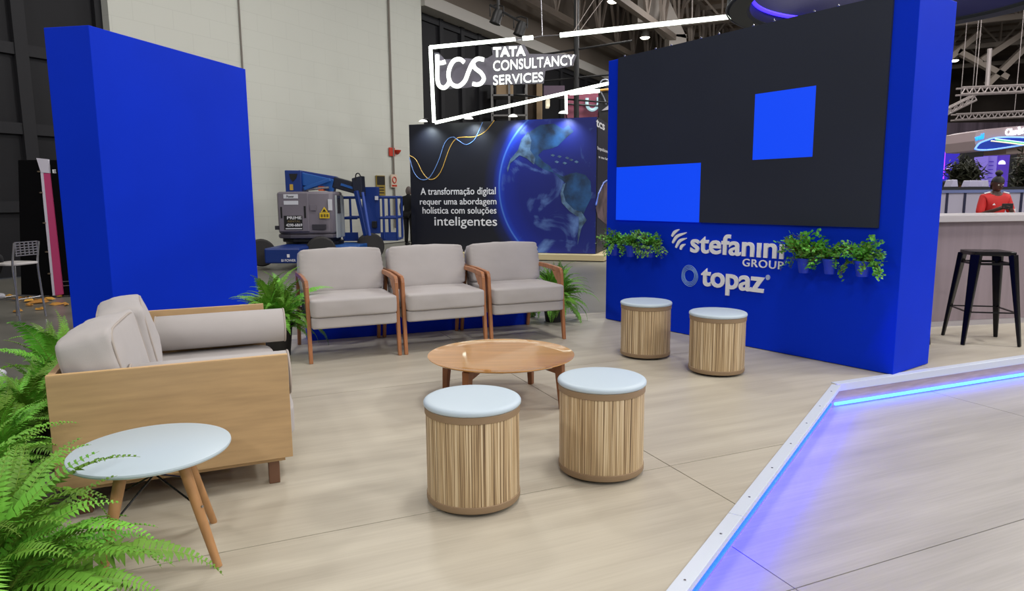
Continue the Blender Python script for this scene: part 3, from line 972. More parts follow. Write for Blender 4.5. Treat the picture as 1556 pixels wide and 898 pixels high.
def fern(label, loc, n, scale, pot_h, spread=1.0, az=(0, 360), seed=0, lean=0.0, group=None, low=0.0):
    rnd = random.Random(seed)
    t = thing('potted_fern', label, 'fern', loc, group=group)
    ph = pot_h
    r = 0.115
    MB().lathe([(r * 0.72, 0), (r * 0.76, 0.004), (r * 0.97, ph - 0.03), (r * 1.06, ph - 0.028), (r * 1.08, ph), (r * 0.98, ph), (r * 0.95, ph - 0.02)], 24).build('pot', mat('black_nursery_pot', (34, 32, 30), 0.6), t, smooth=40)
    MB().lathe([(r * 0.95, ph - 0.03), (r * 0.5, ph - 0.022), (0, ph - 0.02)], 20).build('soil', M_SOIL, t)
    for k in range(n):
        me = FR[rnd.randrange(len(FR))]
        o = bpy.data.objects.new('frond', me)
        C.objects.link(o)
        o.parent = t
        a = math.radians(az[0] + (az[1] - az[0]) * ((k + rnd.random() * 0.8) / n))
        tiltdown = rnd.uniform(-0.50, 0.60) * spread - low
        o.location = (0.05 * math.cos(a) * rnd.random(), 0.05 * math.sin(a) * rnd.random(), ph - 0.02)
        o.rotation_euler = (rnd.uniform(-0.35, 0.35), -tiltdown - lean, a)
        s = scale * rnd.uniform(0.72, 1.12)
        o.scale = (s, s, s)
    return t
fern('big bright green fern in the lower left corner reaching over the white side table', (-1.42, 1.68, 0), 140, 0.98, 0.15, 1.0, (-180, 180), 3)
fern('green fern beside the lower part of the sofa end panel', (-1.90, 2.20, 0), 56, 0.82, 0.18, 1.0, (0, 360), 4)
sb = Vector((-0.865 - 0.26, 0, 0))
labs = ['dark green fern behind the near back corner of the sofa', 'second fern from the camera along the back of the sofa',
        'third fern along the back of the sofa, beside the dark hall floor', 'fern at the foot of the blue slab behind the sofa cushions']
for k, (yy, sc_, n_) in enumerate([(0.22, 0.74, 56), (0.66, 0.72, 52), (1.12, 0.62, 46), (1.62, 0.86, 44)]):
    p = Ms @ Vector((-0.865 - 0.24, yy, 0))
    fern(labs[k], (p.x, p.y, 0), n_, sc_, 0.22, 1.0, (0, 360), 20 + k)
fern('bright fern between the sofa bolster and the left armchair', G(424, 541), 150, 0.80, 0.26, 1.7, (0, 360), 31, 0.12)
fern('bushy fern beside the right end armchair', G(842, 488), 170, 0.76, 0.24, 2.0, (0, 360), 32, -0.10)

# ================================================================ WALL POTS
def sprig_mesh(L, seed):
    rnd = random.Random(seed)
    mb = MB()
    pts = smooth_path([(0, 0, 0), (L * 0.35, 0.01, L * 0.30), (L * 0.75, 0.0, L * 0.28), (L, -0.01, L * 0.05)], 5)
    mb.tube(pts, 0.0012, 3)
    nst = len(mb.f)
    for k in range(34):
        t = rnd.uniform(0.15, 1)
        c = pts[min(int(t * (len(pts) - 1)), len(pts) - 1)]
        q = c + Vector((rnd.uniform(-1, 1), rnd.uniform(-1, 1), rnd.uniform(-0.7, 0.7))) * (0.026)
        s = rnd.uniform(0.009, 0.015)
        a = Vector((rnd.uniform(-1, 1), rnd.uniform(-1, 1), rnd.uniform(-.3, .5))).normalized()
        b = a.cross(Vector((rnd.uniform(-.4, .4), rnd.uniform(-.4, .4), 1))).normalized()
        mb.add([q - a * s, q + b * s * 0.9, q + a * s, q - b * s * 0.9], [[0, 1, 2, 3]])
    me = mb.mesh('sprig')
    me.materials.append(mat('maidenhair_green', (104, 174, 66), 0.5, noise_scale=20, noise_amt=0.35, rand=0.4))
    me.materials.append(M_DARKWOOD)
    for i, pl in enumerate(me.polygons):
        pl.material_index = 1 if i < nst else 0
    return me
SPR = [sprig_mesh(0.13, 1), sprig_mesh(0.16, 2), sprig_mesh(0.11, 3), sprig_mesh(0.19, 4)]
def wall_pot(label, u, z, n, seed, sc=1.0, topy=0):
    rnd = random.Random(seed)
    c = vp(u, z, 0.075)
    t = thing('wall_planter', label, 'plant', c, math.atan2(VT.y, VT.x), group='blue pots on the blue wall')
    MB().lathe([(0.036, 0), (0.038, 0.003), (0.052, 0.086), (0.058, 0.086), (0.060, 0.108), (0.053, 0.108), (0.050, 0.095)], 24).build('pot', M_POTB, t, smooth=40)
    MB().lathe([(0.05, 0.094), (0, 0.098)], 16).build('soil', M_SOIL, t)
    MB().tube([(0, 0.075, 0.115), (0, 0.058, 0.118), (0, 0.054, 0.10)], 0.003, 6).build('hook', M_CHROME, t)
    for k in range(n):
        o = bpy.data.objects.new('sprig', SPR[rnd.randrange(4)])
        C.objects.link(o)
        o.parent = t
        a = math.radians(180 + 180 * rnd.random()) if rnd.random() < 0.62 else math.radians(rnd.choice((-8, 188)) + rnd.uniform(-10, 6))
        o.location = (0.03 * math.cos(a), 0.015 * math.sin(a), 0.100)
        o.rotation_euler = (rnd.uniform(-0.5, 0.5), (rnd.uniform(-1.15, -0.05) if rnd.random() < 0.86 else rnd.uniform(0.3, 0.9)), a)
        s = sc * rnd.uniform(0.7, 1.1)
        o.scale = (s, s, s)
for (px, py, n, sc_, lab) in [
        (934, 388, 34, 0.95, 'leafy plant in a blue wall pot at the far left edge of the blue wall'),
        (959, 390, 30, 0.9, 'leafy plant in a blue wall pot, middle of the trio left of the stefanini logo'),
        (988, 391, 34, 0.95, 'leafy plant in a blue wall pot right beside the curved stefanini mark'),
        (1222, 414.5, 40, 1.2, 'tall leafy plant in a blue wall pot covering the end of the stefanini lettering'),
        (1261, 416, 34, 0.95, 'leafy plant in a blue wall pot, middle of the trio right of the lettering'),
        (1310, 420, 40, 1.05, 'leafy plant spilling over a blue wall pot at the right under the screen')]:
    u, z = on_plane(px, py, VL + VN * 0.075, VT)
    wall_pot(lab, u, z, n, int(px), sc_)

# ================================================================ BAR COUNTER AND STOOLS
cb0, cb1 = G(1413, 497), G(1556, 490)
cd = (cb1 - cb0).normalized(); cn = Vector((-cd.y, cd.x, 0))
bar = thing('bar_counter', 'long bar counter with pale veneer front and white top behind the blue wall', 'counter', cb0 + cd * 1.2 + cn * 0.3)
M_BARV = mat('shaded_lilac_veneer', (142, 128, 134), 0.45, noise_scale=1.0, noise_amt=0.1, stretch=(14, 14, 0.6))  # lilac light and shade on the counter front put into the veneer colour
MB().prism([cb0 - cd * 1.6 + Zv * 0.05, cb0 + cd * 3.2 + Zv * 0.05, cb0 + cd * 3.2 + cn * 0.5 + Zv * 0.05, cb0 - cd * 1.6 + cn * 0.5 + Zv * 0.05], (0, 0, 0.92)).build('counter_body', M_BARV, bar, True)
MB().prism([cb0 - cd * 1.65 - cn * 0.06 + Zv * 0.971, cb0 + cd * 3.25 - cn * 0.06 + Zv * 0.971, cb0 + cd * 3.25 + cn * 0.6 + Zv * 0.971, cb0 - cd * 1.65 + cn * 0.6 + Zv * 0.971], (0, 0, 0.06)).build('worktop', mat('white_worktop', (190, 184, 186), 0.35), bar, True, bevel=0.004)
MB().prism([cb0 - cd * 1.6 - cn * 0.005, cb0 + cd * 3.2 - cn * 0.005, cb0 + cd * 3.2 + cn * 0.02, cb0 - cd * 1.6 + cn * 0.02], (0, 0, 0.049)).build('plinth', mat('silver_plinth', (190, 186, 192), 0.3, 0.6), bar, True)
def make_barstool(label):
    t = thing('bar_stool', label, 'bar stool', group='black metal bar stools at the counter')
    hs = 0.155
    mb = MB(); cushion(mb, (0, 0, 0.742), (2 * hs, 2 * hs, 0.036), 0.0, 0.14, None, 0, 0, 8)
    mb.build('seat', M_BLACK, t, smooth=60)
    MB().box((-0.03, -0.008, 0.759), (0.03, 0.008, 0.7612)).build('seat_slot', M_BLACKP, t)
    for sx in (-1, 1):
        for sy in (-1, 1):
            f = Vector((sx * 0.205, sy * 0.205, 0)); tp = Vector((sx * 0.132, sy * 0.132, 0.735))
            d = Vector((sx, sy, 0)).normalized()
            MB().bar(f, tp, (0.030, 0.078), (0.022, 0.045), up=d).build('leg', M_BLACK, t, bevel=0.006)
    for z, k in ((0.27, 0.205 - 0.073 * 0.27 / 0.735), (0.66, 0.205 - 0.073 * 0.66 / 0.735)):
        pts = [(-k, -k), (k, -k), (k, k), (-k, k)]
        for i in range(4):
            a, b = pts[i], pts[(i + 1) % 4]
            MB().bar((*a, z), (*b, z), 0.016, 0.010 if z < 0.5 else 0.018).build('cross_brace', M_BLACK, t)
    return t
fs = [G(1464, 524), G(1551, 527), G(1510, 513), G(1432, 509)]
bc = sum((Vector((p.x, p.y, 0)) for p in fs), Vector()) / 4
ba = math.atan2(fs[1].y - fs[0].y, fs[1].x - fs[0].x)
bs = make_barstool('black metal bar stool standing in front of the bar counter')
place(bs, bc, ba)
bs2 = copy_tree(bs)
bs2['label'] = 'black metal bar stool almost hidden behind the edge of the blue wall'
f2 = G(1411, 524)
off = Matrix.Rotation(ba, 3, 'Z') @ Vector((-0.205, 0.205, 0))
place(bs2, f2 + off, ba)

# ================================================================ TCS STAND (far, centre)
TR = G(905, 386, -0.03)
tz = PX(905, 177.5, TR.y).z
TL = G(622, 189.5, tz)
TL = Vector((TL.x, TL.y, -0.03))
TD = (TR - TL).normalized()
TNm = Vector((TD.y, -TD.x, 0))
TLEN = (TR - TL).length
def tp(u, z, out=0.0): return TL + TD * u + Zv * (z + 0.03) + TNm * out
def tu(px, py): return on_plane(px, py, TL, TD)
tcs = thing('exhibition_stand', 'black stand wall with blue globe picture and white slogan across the aisle', 'stand', TL + TD * TLEN / 2 - TNm * 1.5 + Zv * (ZH + 0.03))
M_TBLACK = mat('black_print', (16, 17, 24), 0.5)
MB().prism([tp(-0.3, ZH, 0.35), tp(TLEN + 0.25, ZH, 0.35), tp(TLEN + 0.25, ZH, -3.6), tp(-0.3, ZH, -3.6)], (0, 0, -0.03 - ZH - 0.001)).build('stand_platform', mat('stand_platform_edge', (206, 190, 146), 0.5), tcs, True)
MB().prism([tp(0, -0.029), tp(TLEN, -0.029), tp(TLEN, -0.029, -3.2), tp(0, -0.029, -3.2)], (0, 0, tz + 0.029)).build('stand_wall', M_TBLACK, tcs, True)
MB().prism([tp(0, -0.029, 0.02), tp(TLEN, -0.029, 0.02), tp(TLEN, -0.029, 0.0), tp(0, -0.029, 0.0)], (0, 0, 0.06)).build('skirting', M_BLACKP, tcs, True)
# the printed picture: globe on black, made in panel coordinates
gc = tu(884, 283)
gr = gc[0] - tu(759, 285)[0]
def globe_mat():
    m = bpy.data.materials.new('globe_print')
    m.use_nodes = True
    nt = m.node_tree
    p = nt.nodes['Principled BSDF']
    p.inputs['Roughness'].default_value = 0.45
    tc = nt.nodes.new('ShaderNodeTexCoord')
    ln = nt.nodes.new('ShaderNodeVectorMath'); ln.operation = 'LENGTH'
    nt.links.new(tc.outputs['Object'], ln.inputs[0])
    dv = nt.nodes.new('ShaderNodeMath'); dv.operation = 'DIVIDE'; dv.inputs[1].default_value = gr
    nt.links.new(ln.outputs['Value'], dv.inputs[0])
    cr = nt.nodes.new('ShaderNodeValToRGB')
    e = cr.color_ramp.elements
    e[0].position = 0.0; e[0].color = srgb(8, 20, 92)
    e[1].position = 0.80; e[1].color = srgb(16, 18, 30)
    for ps, c in ((0.50, (9, 26, 116)), (0.62, (12, 36, 144)), (0.658, (22, 58, 180)), (0.667, (76, 124, 214)), (0.676, (20, 48, 160)), (0.72, (16, 26, 76))):
        k = e.new(ps); k.color = srgb(*c)
    hf = nt.nodes.new('ShaderNodeMath'); hf.operation = 'MULTIPLY'; hf.inputs[1].default_value = 0.667
    nt.links.new(dv.outputs[0], hf.inputs[0])
    nt.links.new(hf.outputs[0], cr.inputs[0])
    # swirling cloud wisps inside the disc
    n = nt.nodes.new('ShaderNodeTexNoise'); n.inputs['Scale'].default_value = 1.1; n.inputs['Detail'].default_value = 8; n.inputs['Distortion'].default_value = 1.6
    nt.links.new(tc.outputs['Object'], n.inputs['Vector'])
    mr = nt.nodes.new('ShaderNodeMapRange'); mr.inputs[1].default_value = 0.56; mr.inputs[2].default_value = 0.78; mr.inputs[4].default_value = 0.7
    nt.links.new(n.outputs['Fac'], mr.inputs[0])
    ins = nt.nodes.new('ShaderNodeMath'); ins.operation = 'LESS_THAN'; ins.inputs[1].default_value = 0.97
    nt.links.new(dv.outputs[0], ins.inputs[0])
    mu = nt.nodes.new('ShaderNodeMath'); mu.operation = 'MULTIPLY'
    nt.links.new(mr.outputs[0], mu.inputs[0]); nt.links.new(ins.outputs[0], mu.inputs[1])
    mx = nt.nodes.new('ShaderNodeMixRGB'); mx.inputs[2].default_value = srgb(120, 160, 220)
    nt.links.new(mu.outputs[0], mx.inputs[0]); nt.links.new(cr.outputs[0], mx.inputs[1])
    nt.links.new(mx.outputs[0], p.inputs['Base Color'])
    return m
gme = MB().prism([tp(-0.0, -0.02, 0.021), tp(TLEN, -0.02, 0.021), tp(TLEN, tz - 0.005, 0.021), tp(0, tz - 0.005, 0.021)], TNm * 0.004)
gcen = tp(gc[0], gc[1], 0.023)
inv = Matrix.Translation(-gcen)
go = link('picture_panel', gme.mesh('picture_panel', inv), globe_mat(), tcs, loc=WM[tcs.name].inverted() @ gcen)
# land masses printed on the globe
def print_poly(nm, pts, m, out):
    q = [tp(*tu(*p), out) for p in pts]
    MB().prism(q, TNm * 0.002).build(nm, m, tcs, True)
M_LAND = mat('land_print', (22, 62, 104), 0.5, noise_scale=3.5, noise_amt=0.8)
M_LANDW = mat('pale_land_print', (70, 96, 124), 0.5, noise_scale=6, noise_amt=0.75)
print_poly('land_print', [(806, 200), (822, 190), (842, 188), (856, 196), (864, 190), (872, 200), (858, 212), (848, 222), (838, 226), (826, 228), (818, 236), (826, 246), (836, 252), (842, 262), (834, 260), (820, 254), (808, 244), (800, 226), (798, 212)], M_LAND, 0.0255)
print_poly('land_print', [(793, 212), (803, 200), (808, 214), (806, 228), (814, 240), (812, 250), (800, 240), (790, 236), (776, 248), (772, 262), (771, 256), (776, 242), (788, 228)], M_LANDW, 0.0285)
print_poly('land_print', [(842, 262), (856, 268), (866, 264), (876, 262), (890, 266), (898, 276), (899, 300), (890, 318), (884, 334), (880, 352), (876, 366), (880, 344), (882, 330), (868, 322), (856, 308), (853, 294), (860, 278), (850, 270)], M_LAND, 0.0255)
print_poly('land_print', [(860, 278), (856, 292), (860, 306), (872, 318), (884, 322), (892, 334), (884, 346), (878, 372), (880, 344), (880, 330), (866, 321), (854, 308), (852, 294), (856, 280)], M_LANDW, 0.0285)
for px, py in ((840, 236), (850, 238), (862, 240), (868, 243), (846, 246), (858, 248), (876, 246)):
    print_poly('island_print', [(px - 3, py), (px, py - 2), (px + 4, py), (px + 1, py + 2)], M_LANDW, 0.0255)
# two crossing printed lines, blue and yellow
yl = [(623, 236), (633, 243), (644, 264), (656, 273), (670, 262), (684, 225), (694, 211), (706, 208.5), (722, 208), (738, 200), (752, 183)]
bl = [(623, 240), (630, 262), (641, 273), (654, 269), (667, 245), (677, 217), (688, 208.5), (698, 214), (709, 220), (721, 213), (728, 200), (734, 186)]
for pts, m_, o_ in ((yl, mat('yellow_line_print', (206, 162, 74), 0.5), 0.028), (bl, mat('blue_line_print', (112, 150, 214), 0.5), 0.032)):
    MB().tube([tp(*tu(*p), o_) for p in smooth_path([(x, y, 0) for x, y in pts], 4) for p in [(p.x, p.y)]], 0.009, 5, False).build('printed_line', m_, tcs, True)
M_TXT = mat('white_print', (232, 232, 236), 0.5)
def tcs_words(body, x0, x1, yb, yt, bold=0.0, nm='slogan_line'):
    u0, z0 = tu(x0, yb); u1, _ = tu(x1, yb); _, z1 = tu(x0, yt)
    lettering(nm, body, tp(u0, z0, 0.026), TD, Zv, u1 - u0, z1 - z0, M_TXT, tcs, 0.004, bold)['kind'] = 'stuff'
tcs_words('A transformação digital', 640, 754, 299.5, 285.5, 0.008)
tcs_words('requer uma abordagem', 639, 755, 314, 301.5, 0.008)
tcs_words('holística com soluções', 643, 755, 327, 314.5, 0.008)
tcs_words('inteligentes', 661, 756, 347, 329, 0.006)
# side of the same stand: its print with limb of a globe and small words
def tq(u, z, out=0.0): return TR - TNm * u + Zv * (z + 0.03) + TD * out
MB().prism([tq(0.06, 0.0, 0.001), tq(3.1, 0.0, 0.001), tq(3.1, tz - 0.02, 0.001), tq(0.06, tz - 0.02, 0.001)], TD * 0.01).build('side_panel', mat('dark_side_print', (30, 30, 44), 0.45), tcs, True)
def tsu(px, py): return on_plane(px, py, TR, -TNm)
pts = [tq(*tsu(x, y), 0.013) for x, y in ((925, 275), (917, 280), (909, 296), (904.5, 316), (907, 330), (925, 345))]
MB().prism(pts, TD * 0.003).build('globe_limb_print', mat('brown_globe_print', (92, 74, 78), 0.5, noise_scale=3, noise_amt=0.7), tcs, True)
MB().tube([tq(*tsu(x, y), 0.016) for x, y in ((925, 272), (916, 278), (908, 295), (904.5, 312))], 0.02, 5).build('globe_rim_print', mat('blue_rim_print', (70, 100, 190), 0.5), tcs, True)
for body, x0, x1, yb, yt in (('Impulsione ou', 907, 924, 229, 222), ('o seu futuro', 909, 924, 240, 236)):
    u0, z0 = tsu(x0, yb); u1 = tsu(x1, yb)[0]; z1 = tsu(x0, yt)[1]
    lettering('side_words', body[:10], tq(u0, z0, 0.012), -TNm, Zv, u1 - u0, z1 - z0, M_TXT, tcs, 0.004)
u0, z0 = tsu(905, 192); u1 = tsu(918, 180)[0]
lettering('side_logo', 'tcs', tq(u0, z0, 0.012), -TNm, Zv, u1 - u0, 0.16, M_TXT, tcs, 0.004, 0.02)

# arm spotlights along the top of the stand
def spot(px, py, label):
    u, z = tu(px, py)
    c = tp(u, z, 0.32)
    t = thing('picture_light', label, 'lamp', tp(u, tz, 0.0), group='arm lights over the globe picture')
    MB().tube([tp(u, tz, -0.02), tp(u, tz + 0.10, 0.10), c + Zv * 0.06], 0.014, 6).build('arm', M_BLACKP, t, True)
    mb = MB(); mb.lathe([(0.02, 0.05), (0.07, 0.035), (0.105, 0.0), (0.10, 0.0)], 16, c); mb.build('lamp_shade', mat('white_lamp_shade', (220, 220, 220), 0.4, emit=(255, 255, 245), emit_s=1.5), t, True)
    mb = MB(); mb.lathe([(0.0, 0.005), (0.095, 0.002)], 16, c); mb.build('bulb', mat('lamp_glow', (255, 255, 255), 0.4, emit=(250, 255, 255), emit_s=14), t, True)
    d = bpy.data.lights.new('picture_light_beam', 'SPOT')
    d.energy = 80; d.spot_size = math.radians(115); d.spot_blend = 0.9; d.shadow_soft_size = 0.06; d.color = (0.8, 0.93, 1)
    o = bpy.data.objects.new('picture_light_beam', d)
    C.objects.link(o)
    o.location = c - Zv * 0.03
    o.rotation_euler = (-TNm * 0.45 - Zv).to_track_quat('-Z', 'Y').to_euler()
spot(652, 187, 'small bright arm lamp at the left corner of the globe stand')
spot(720, 183, 'small bright arm lamp above the blue and yellow lines')
spot(786, 179.5, 'small bright arm lamp above the left edge of the globe')
spot(861, 174.5, 'small bright arm lamp above the right half of the globe')

# white light-tube frame with the illuminated company name
TS = 15.6
fr = thing('light_tube_frame', 'slanting frame of white glowing light tubes above the globe stand', 'light frame', PX(655, 187, TS))
def tubeline(pts, r, nm='light_tube'):
    MB().tube([PX(x, y, TS) for x, y in pts], r, 10).build(nm, M_TUBE, fr, True)
tubeline([(654, 71), (659.5, 186)], 0.04)
tubeline([(653, 72), (783, 59.5)], 0.04)
tubeline([(794, 58.5), (810, 57.0)], 0.045)
MB().tube([PX(x, y, TS) for x, y in ((783, 59.5), (794, 58.5))], 0.03, 8).build('tube_joint', M_CHROME, fr, True)
MB().tube([PX(x, y, TS) for x, y in ((810, 57), (824, 54.5), (851, 53))], 0.014, 8).build('joint_cable', M_CHROME, fr, True)
tubeline([(851, 53.5), (1112, 25)], 0.05)
tubeline([(661, 186.5), (945, 122)], 0.036)
tubeline([(860, 143.5), (860.5, 173)], 0.03)
tubeline([(866, 142), (911, 138)], 0.04)
MB().tube([PX(824, 55, TS), PX(820, -60, TS), PX(818, -200, TS)], 0.012, 6).build('hanging_wire', M_CHROME, fr, True)
for x, y, x2, y2 in ((870, 50, 980, -120), (880, 48, 960, -60), (876, 50, 878, -160), (1052, 32, 1052, -60)):
    MB().tube([PX(x, y, TS), PX(x2, y2, TS + 0.5)], 0.008, 5).build('hanging_wire', mat('grey_wire', (150, 140, 136), 0.5), fr, True)

sgn = thing('company_sign', 'glowing white tcs TATA CONSULTANCY SERVICES sign inside the tube frame', 'sign', PX(760, 136, TS))
def cpx(x, y): return (640 + x / 5.988, 50 + y / 5.988)
plate = [(118, 180), (160, 180), (215, 240), (330, 235), (410, 230), (470, 235), (600, 230), (650, 200), (640, 130), (940, 105), (985, 190), (1390, 195), (1415, 200), (1380, 300), (1130, 345), (1115, 460), (640, 475), (590, 470), (420, 500), (250, 510), (180, 515), (135, 470)]
MB().prism([PX(*cpx(x, y), TS + 0.10) for x, y in plate], (0, 0.02, 0)).build('sign_backplate', mat('smoky_acrylic', (96, 92, 104), 0.3, alpha=0.85), sgn, True)
M_GLOWL = mat('glowing_letter', (255, 255, 250), 0.4, emit=(248, 255, 246), emit_s=1.6)
tpath = [(147, 200), (147, 300), (148, 420), (165, 480), (205, 500), (240, 475), (258, 440)]
cpath = [(392, 268), (352, 240), (300, 252), (262, 310), (248, 390), (275, 462), (335, 486), (395, 440), (432, 350), (470, 270), (515, 236), (572, 244)]
spath = [(470, 275), (490, 320), (545, 365), (570, 415), (545, 458), (505, 470), (466, 462)]
for nm, pth in (('letter_t', tpath), ('letter_c', cpath), ('letter_s', spath), ('letter_t_bar', [(150, 275), (190, 272), (222, 262)])):
    q = smooth_path([PX(*cpx(x, y), TS + 0.03) for x, y in pth], 6)
    MB().tube(q, 0.047, 10).build(nm, M_GLOWL, sgn, True, smooth=180)
for body, x0, x1, yb, yt, b_, dx in (('TATA', 655, 950, 218, 128, 0.035, -14), ('CONSULTANCY', 655, 1395, 346, 252, 0.002, -58), ('SERVICES', 655, 1110, 473, 385, 0.004, -32)):
    p0 = PX(*cpx(x0, yb), TS + 0.02)
    p1 = PX(*cpx(x1, yb + dx), TS + 0.02)
    hgt = PX(*cpx(x0, yt), TS).z - p0.z
    lettering('sign_words', body, p0, p1 - p0, Vector((0, 0, 1)), (p1 - p0).length, hgt, M_GLOWL, sgn, -0.06, b_)
for x in (878, 722):
    pass

# black mast and rigging beside the sign
mast = thing('rigging_mast', 'thin black rigging mast rising behind the sign', 'mast', G(876, 300 + 1.37 * 1042 / 20, ZH))
b_ = PX(877, 172, 19)
MB().tube([Vector((b_.x, 19, ZH)), PX(876, -30, 19)], 0.07, 8).build('pole', M_BLACKP, mast, True)
MB().tube([PX(800, 87, 19), PX(960, 62, 19)], 0.03, 6).build('cross_wire', M_BLACKP, mast, True)
MB().tube([PX(782, 128, 19), PX(940, 112, 19)], 0.03, 6).build('cross_wire', M_BLACKP, mast, True)
MB().tube([PX(780, 144, 19), PX(925, 156, 19)], 0.025, 6).build('cross_wire', M_BLACKP, mast, True)

M_GREYP = mat('grey_post', (110, 106, 110), 0.5)
# pink fascia with a letter U
ps = thing('pink_fascia', 'dusty pink stand fascia with a pale letter U above the globe stand', 'sign', PX(890, 175, 22))
MB().prism([PX(859, 143, 22), PX(930, 139, 22), PX(930, 176, 22), PX(859, 180, 22)], (0, 0.15, 0)).build('board', mat('dusty_pink', (150, 76, 98), 0.5), ps, True)
MB().tube(smooth_path([PX(892, 149, 21.95), PX(892, 159, 21.95), PX(895, 165, 21.95), PX(900.5, 167, 21.95), PX(906, 164, 21.95), PX(909, 158, 21.95), PX(909, 148, 21.95)], 5), 0.05, 8).build('letter_u', mat('ice_letter', (196, 232, 238), 0.4, emit=(190, 235, 245), emit_s=0.7), ps, True)
MB().tube([PX(859, 158, 21.9), PX(930, 162, 21.9)], 0.03, 6).build('cable', M_BLACKP, ps, True)
for x_ in (860, 930):
    MB().box((PX(x_, 170, 22).x - 0.04, 22.16, ZH), (PX(x_, 170, 22).x + 0.04, 22.24, PX(x_, 145, 22).z)).build('support_post', M_GREYP, ps, True)
blk = thing('black_board_screen', 'black screen board with loose cables beside the pink fascia', 'panel', Vector((PX(918, 178, 21).x, 21.1, ZH)))
MB().prism([PX(911, 138, 21), PX(940, 120, 21), Vector((PX(940, 178, 21).x, 21, ZH)), Vector((PX(909, 178, 21).x, 21, ZH))], (0, 0.3, 0)).build('board', M_BLACKP, blk, True)
MB().tube(smooth_path([PX(911, 130, 20.9), PX(914, 123, 20.9), PX(921, 121, 20.9), PX(930, 126, 20.9)], 5), 0.022, 6).build('cable', mat('pale_cable', (170, 176, 190), 0.5), blk, True)
MB().tube(smooth_path([PX(911, 136, 20.9), PX(917, 147, 20.9), PX(921, 158, 20.9)], 5), 0.02, 6).build('cable', MATS['pale_cable'], blk, True)
MB().tube([PX(912, 137, 20.85), PX(930, 135.5, 20.85)], 0.035, 6).build('cable', mat('orange_cable', (226, 168, 70), 0.5), blk, True)
MB().prism([PX(914, 168, 20.9), PX(930, 156, 20.9), PX(930, 166, 20.9)], (0, 0.05, 0)).build('cloth_corner', mat('pale_cloth', (200, 196, 204), 0.8), blk, True)

# clutter of stands far behind: pale pillars, boxes, shelves
M_TAN = mat('tan_board', (168, 142, 110), 0.7)
M_GREYB = mat('grey_board', (120, 116, 122), 0.7)
far_items = [('display_pillar', 'tall tan pillar far behind the company sign', 'pillar', (815, 122, 824, 200), 30, M_TAN),
             ('display_pillar', 'dark brown pillar beside the tan pillar far behind the sign', 'pillar', (800, 128, 814.5, 200), 30.5, mat('umber_board', (92, 76, 62), 0.7)),
             ('cardboard_box', 'tan box on far shelving under the word services', 'box', (754, 129, 780, 144), 27, M_TAN),
             ('lit_sign_box', 'small bright cream light box far behind the sloping tube', 'light box', (830, 150, 835.5, 162), 28, mat('cream_glow', (250, 240, 210), 0.5, emit=(255, 244, 210), emit_s=0.8)),
             ('far_screen', 'dull mauve panel far behind the sloping tube', 'panel', (826, 130, 858, 146), 27.5, mat('mauve_board', (112, 94, 112), 0.7))]
for nm, lab, cat, (x0, y0, x1, y1), Y, m_ in far_items:
    p, q = PX(x0, y0, Y), PX(x1, y1, Y)
    zb_ = q.z if cat not in ('pillar',) else ZH
    o = MB().box((p.x, Y, zb_), (q.x, Y + 0.6, p.z)).build(nm, m_, bevel=0.02)
    tag(o, lab, cat)
rack = thing('storage_rack', 'grey metal storage rack far behind the company sign', 'rack', Vector((PX(785, 180, 27).x, 27.3, ZH)))
x0, x1 = PX(748, 170, 27).x, PX(800, 170, 27).x
zt2 = PX(760, 128, 27).z
M_RACK = mat('rack_grey', (128, 126, 124), 0.5, 0.3)
for x in (x0, (x0 + x1) / 2, x1):
    for y in (26.9, 27.9):
        MB().box((x - 0.04, y - 0.04, ZH), (x + 0.04, y + 0.04, zt2)).build('upright', M_RACK, rack, True)
for k in range(7):
    z = ZH + (PX(760, 144, 27).z - ZH) * (k + 1) / 7 - 0.06
    MB().box((x0, 26.86, z), (x1, 27.94, z + 0.06)).build('shelf', M_RACK, rack, True)

# stage lamps hanging from a bar
tb = thing('lighting_bar', 'black lighting bar high above the sign', 'lighting bar', PX(755, 20, 17))
MB().tube([PX(744, 7, 17), PX(800, 38, 17)], 0.03, 8).build('bar', M_BLACKP, tb, True)
MB().tube([PX(757, 16, 17), PX(756, -60, 17)], 0.035, 8).build('drop_rod', M_BLACKP, tb, True)
for px, py, lab in ((755, 25, 'black stage spotlight on the left of the lighting bar'), (791, 43, 'black stage spotlight on the right of the lighting bar')):
    c = PX(px, py, 17)
    t = thing('stage_spotlight', lab, 'spotlight', c, group='black stage spotlights')
    mb = MB(); mb.lathe([(0.0, 0.16), (0.09, 0.15), (0.12, 0.05), (0.12, -0.1), (0.14, -0.17), (0.10, -0.17)], 16)
    R = Matrix.Rotation(math.radians(18), 3, 'Y')
    mb.v = [R @ v for v in mb.v]
    mb.build('lamp_body', M_BLACKP, t, smooth=40)
    MB().tube([(-0.16, 0, 0.0), (-0.16, 0, 0.22), (0, 0, 0.27), (0.16, 0, 0.22), (0.16, 0, 0.0)], 0.018, 6).build('yoke', M_BLACKP, t)

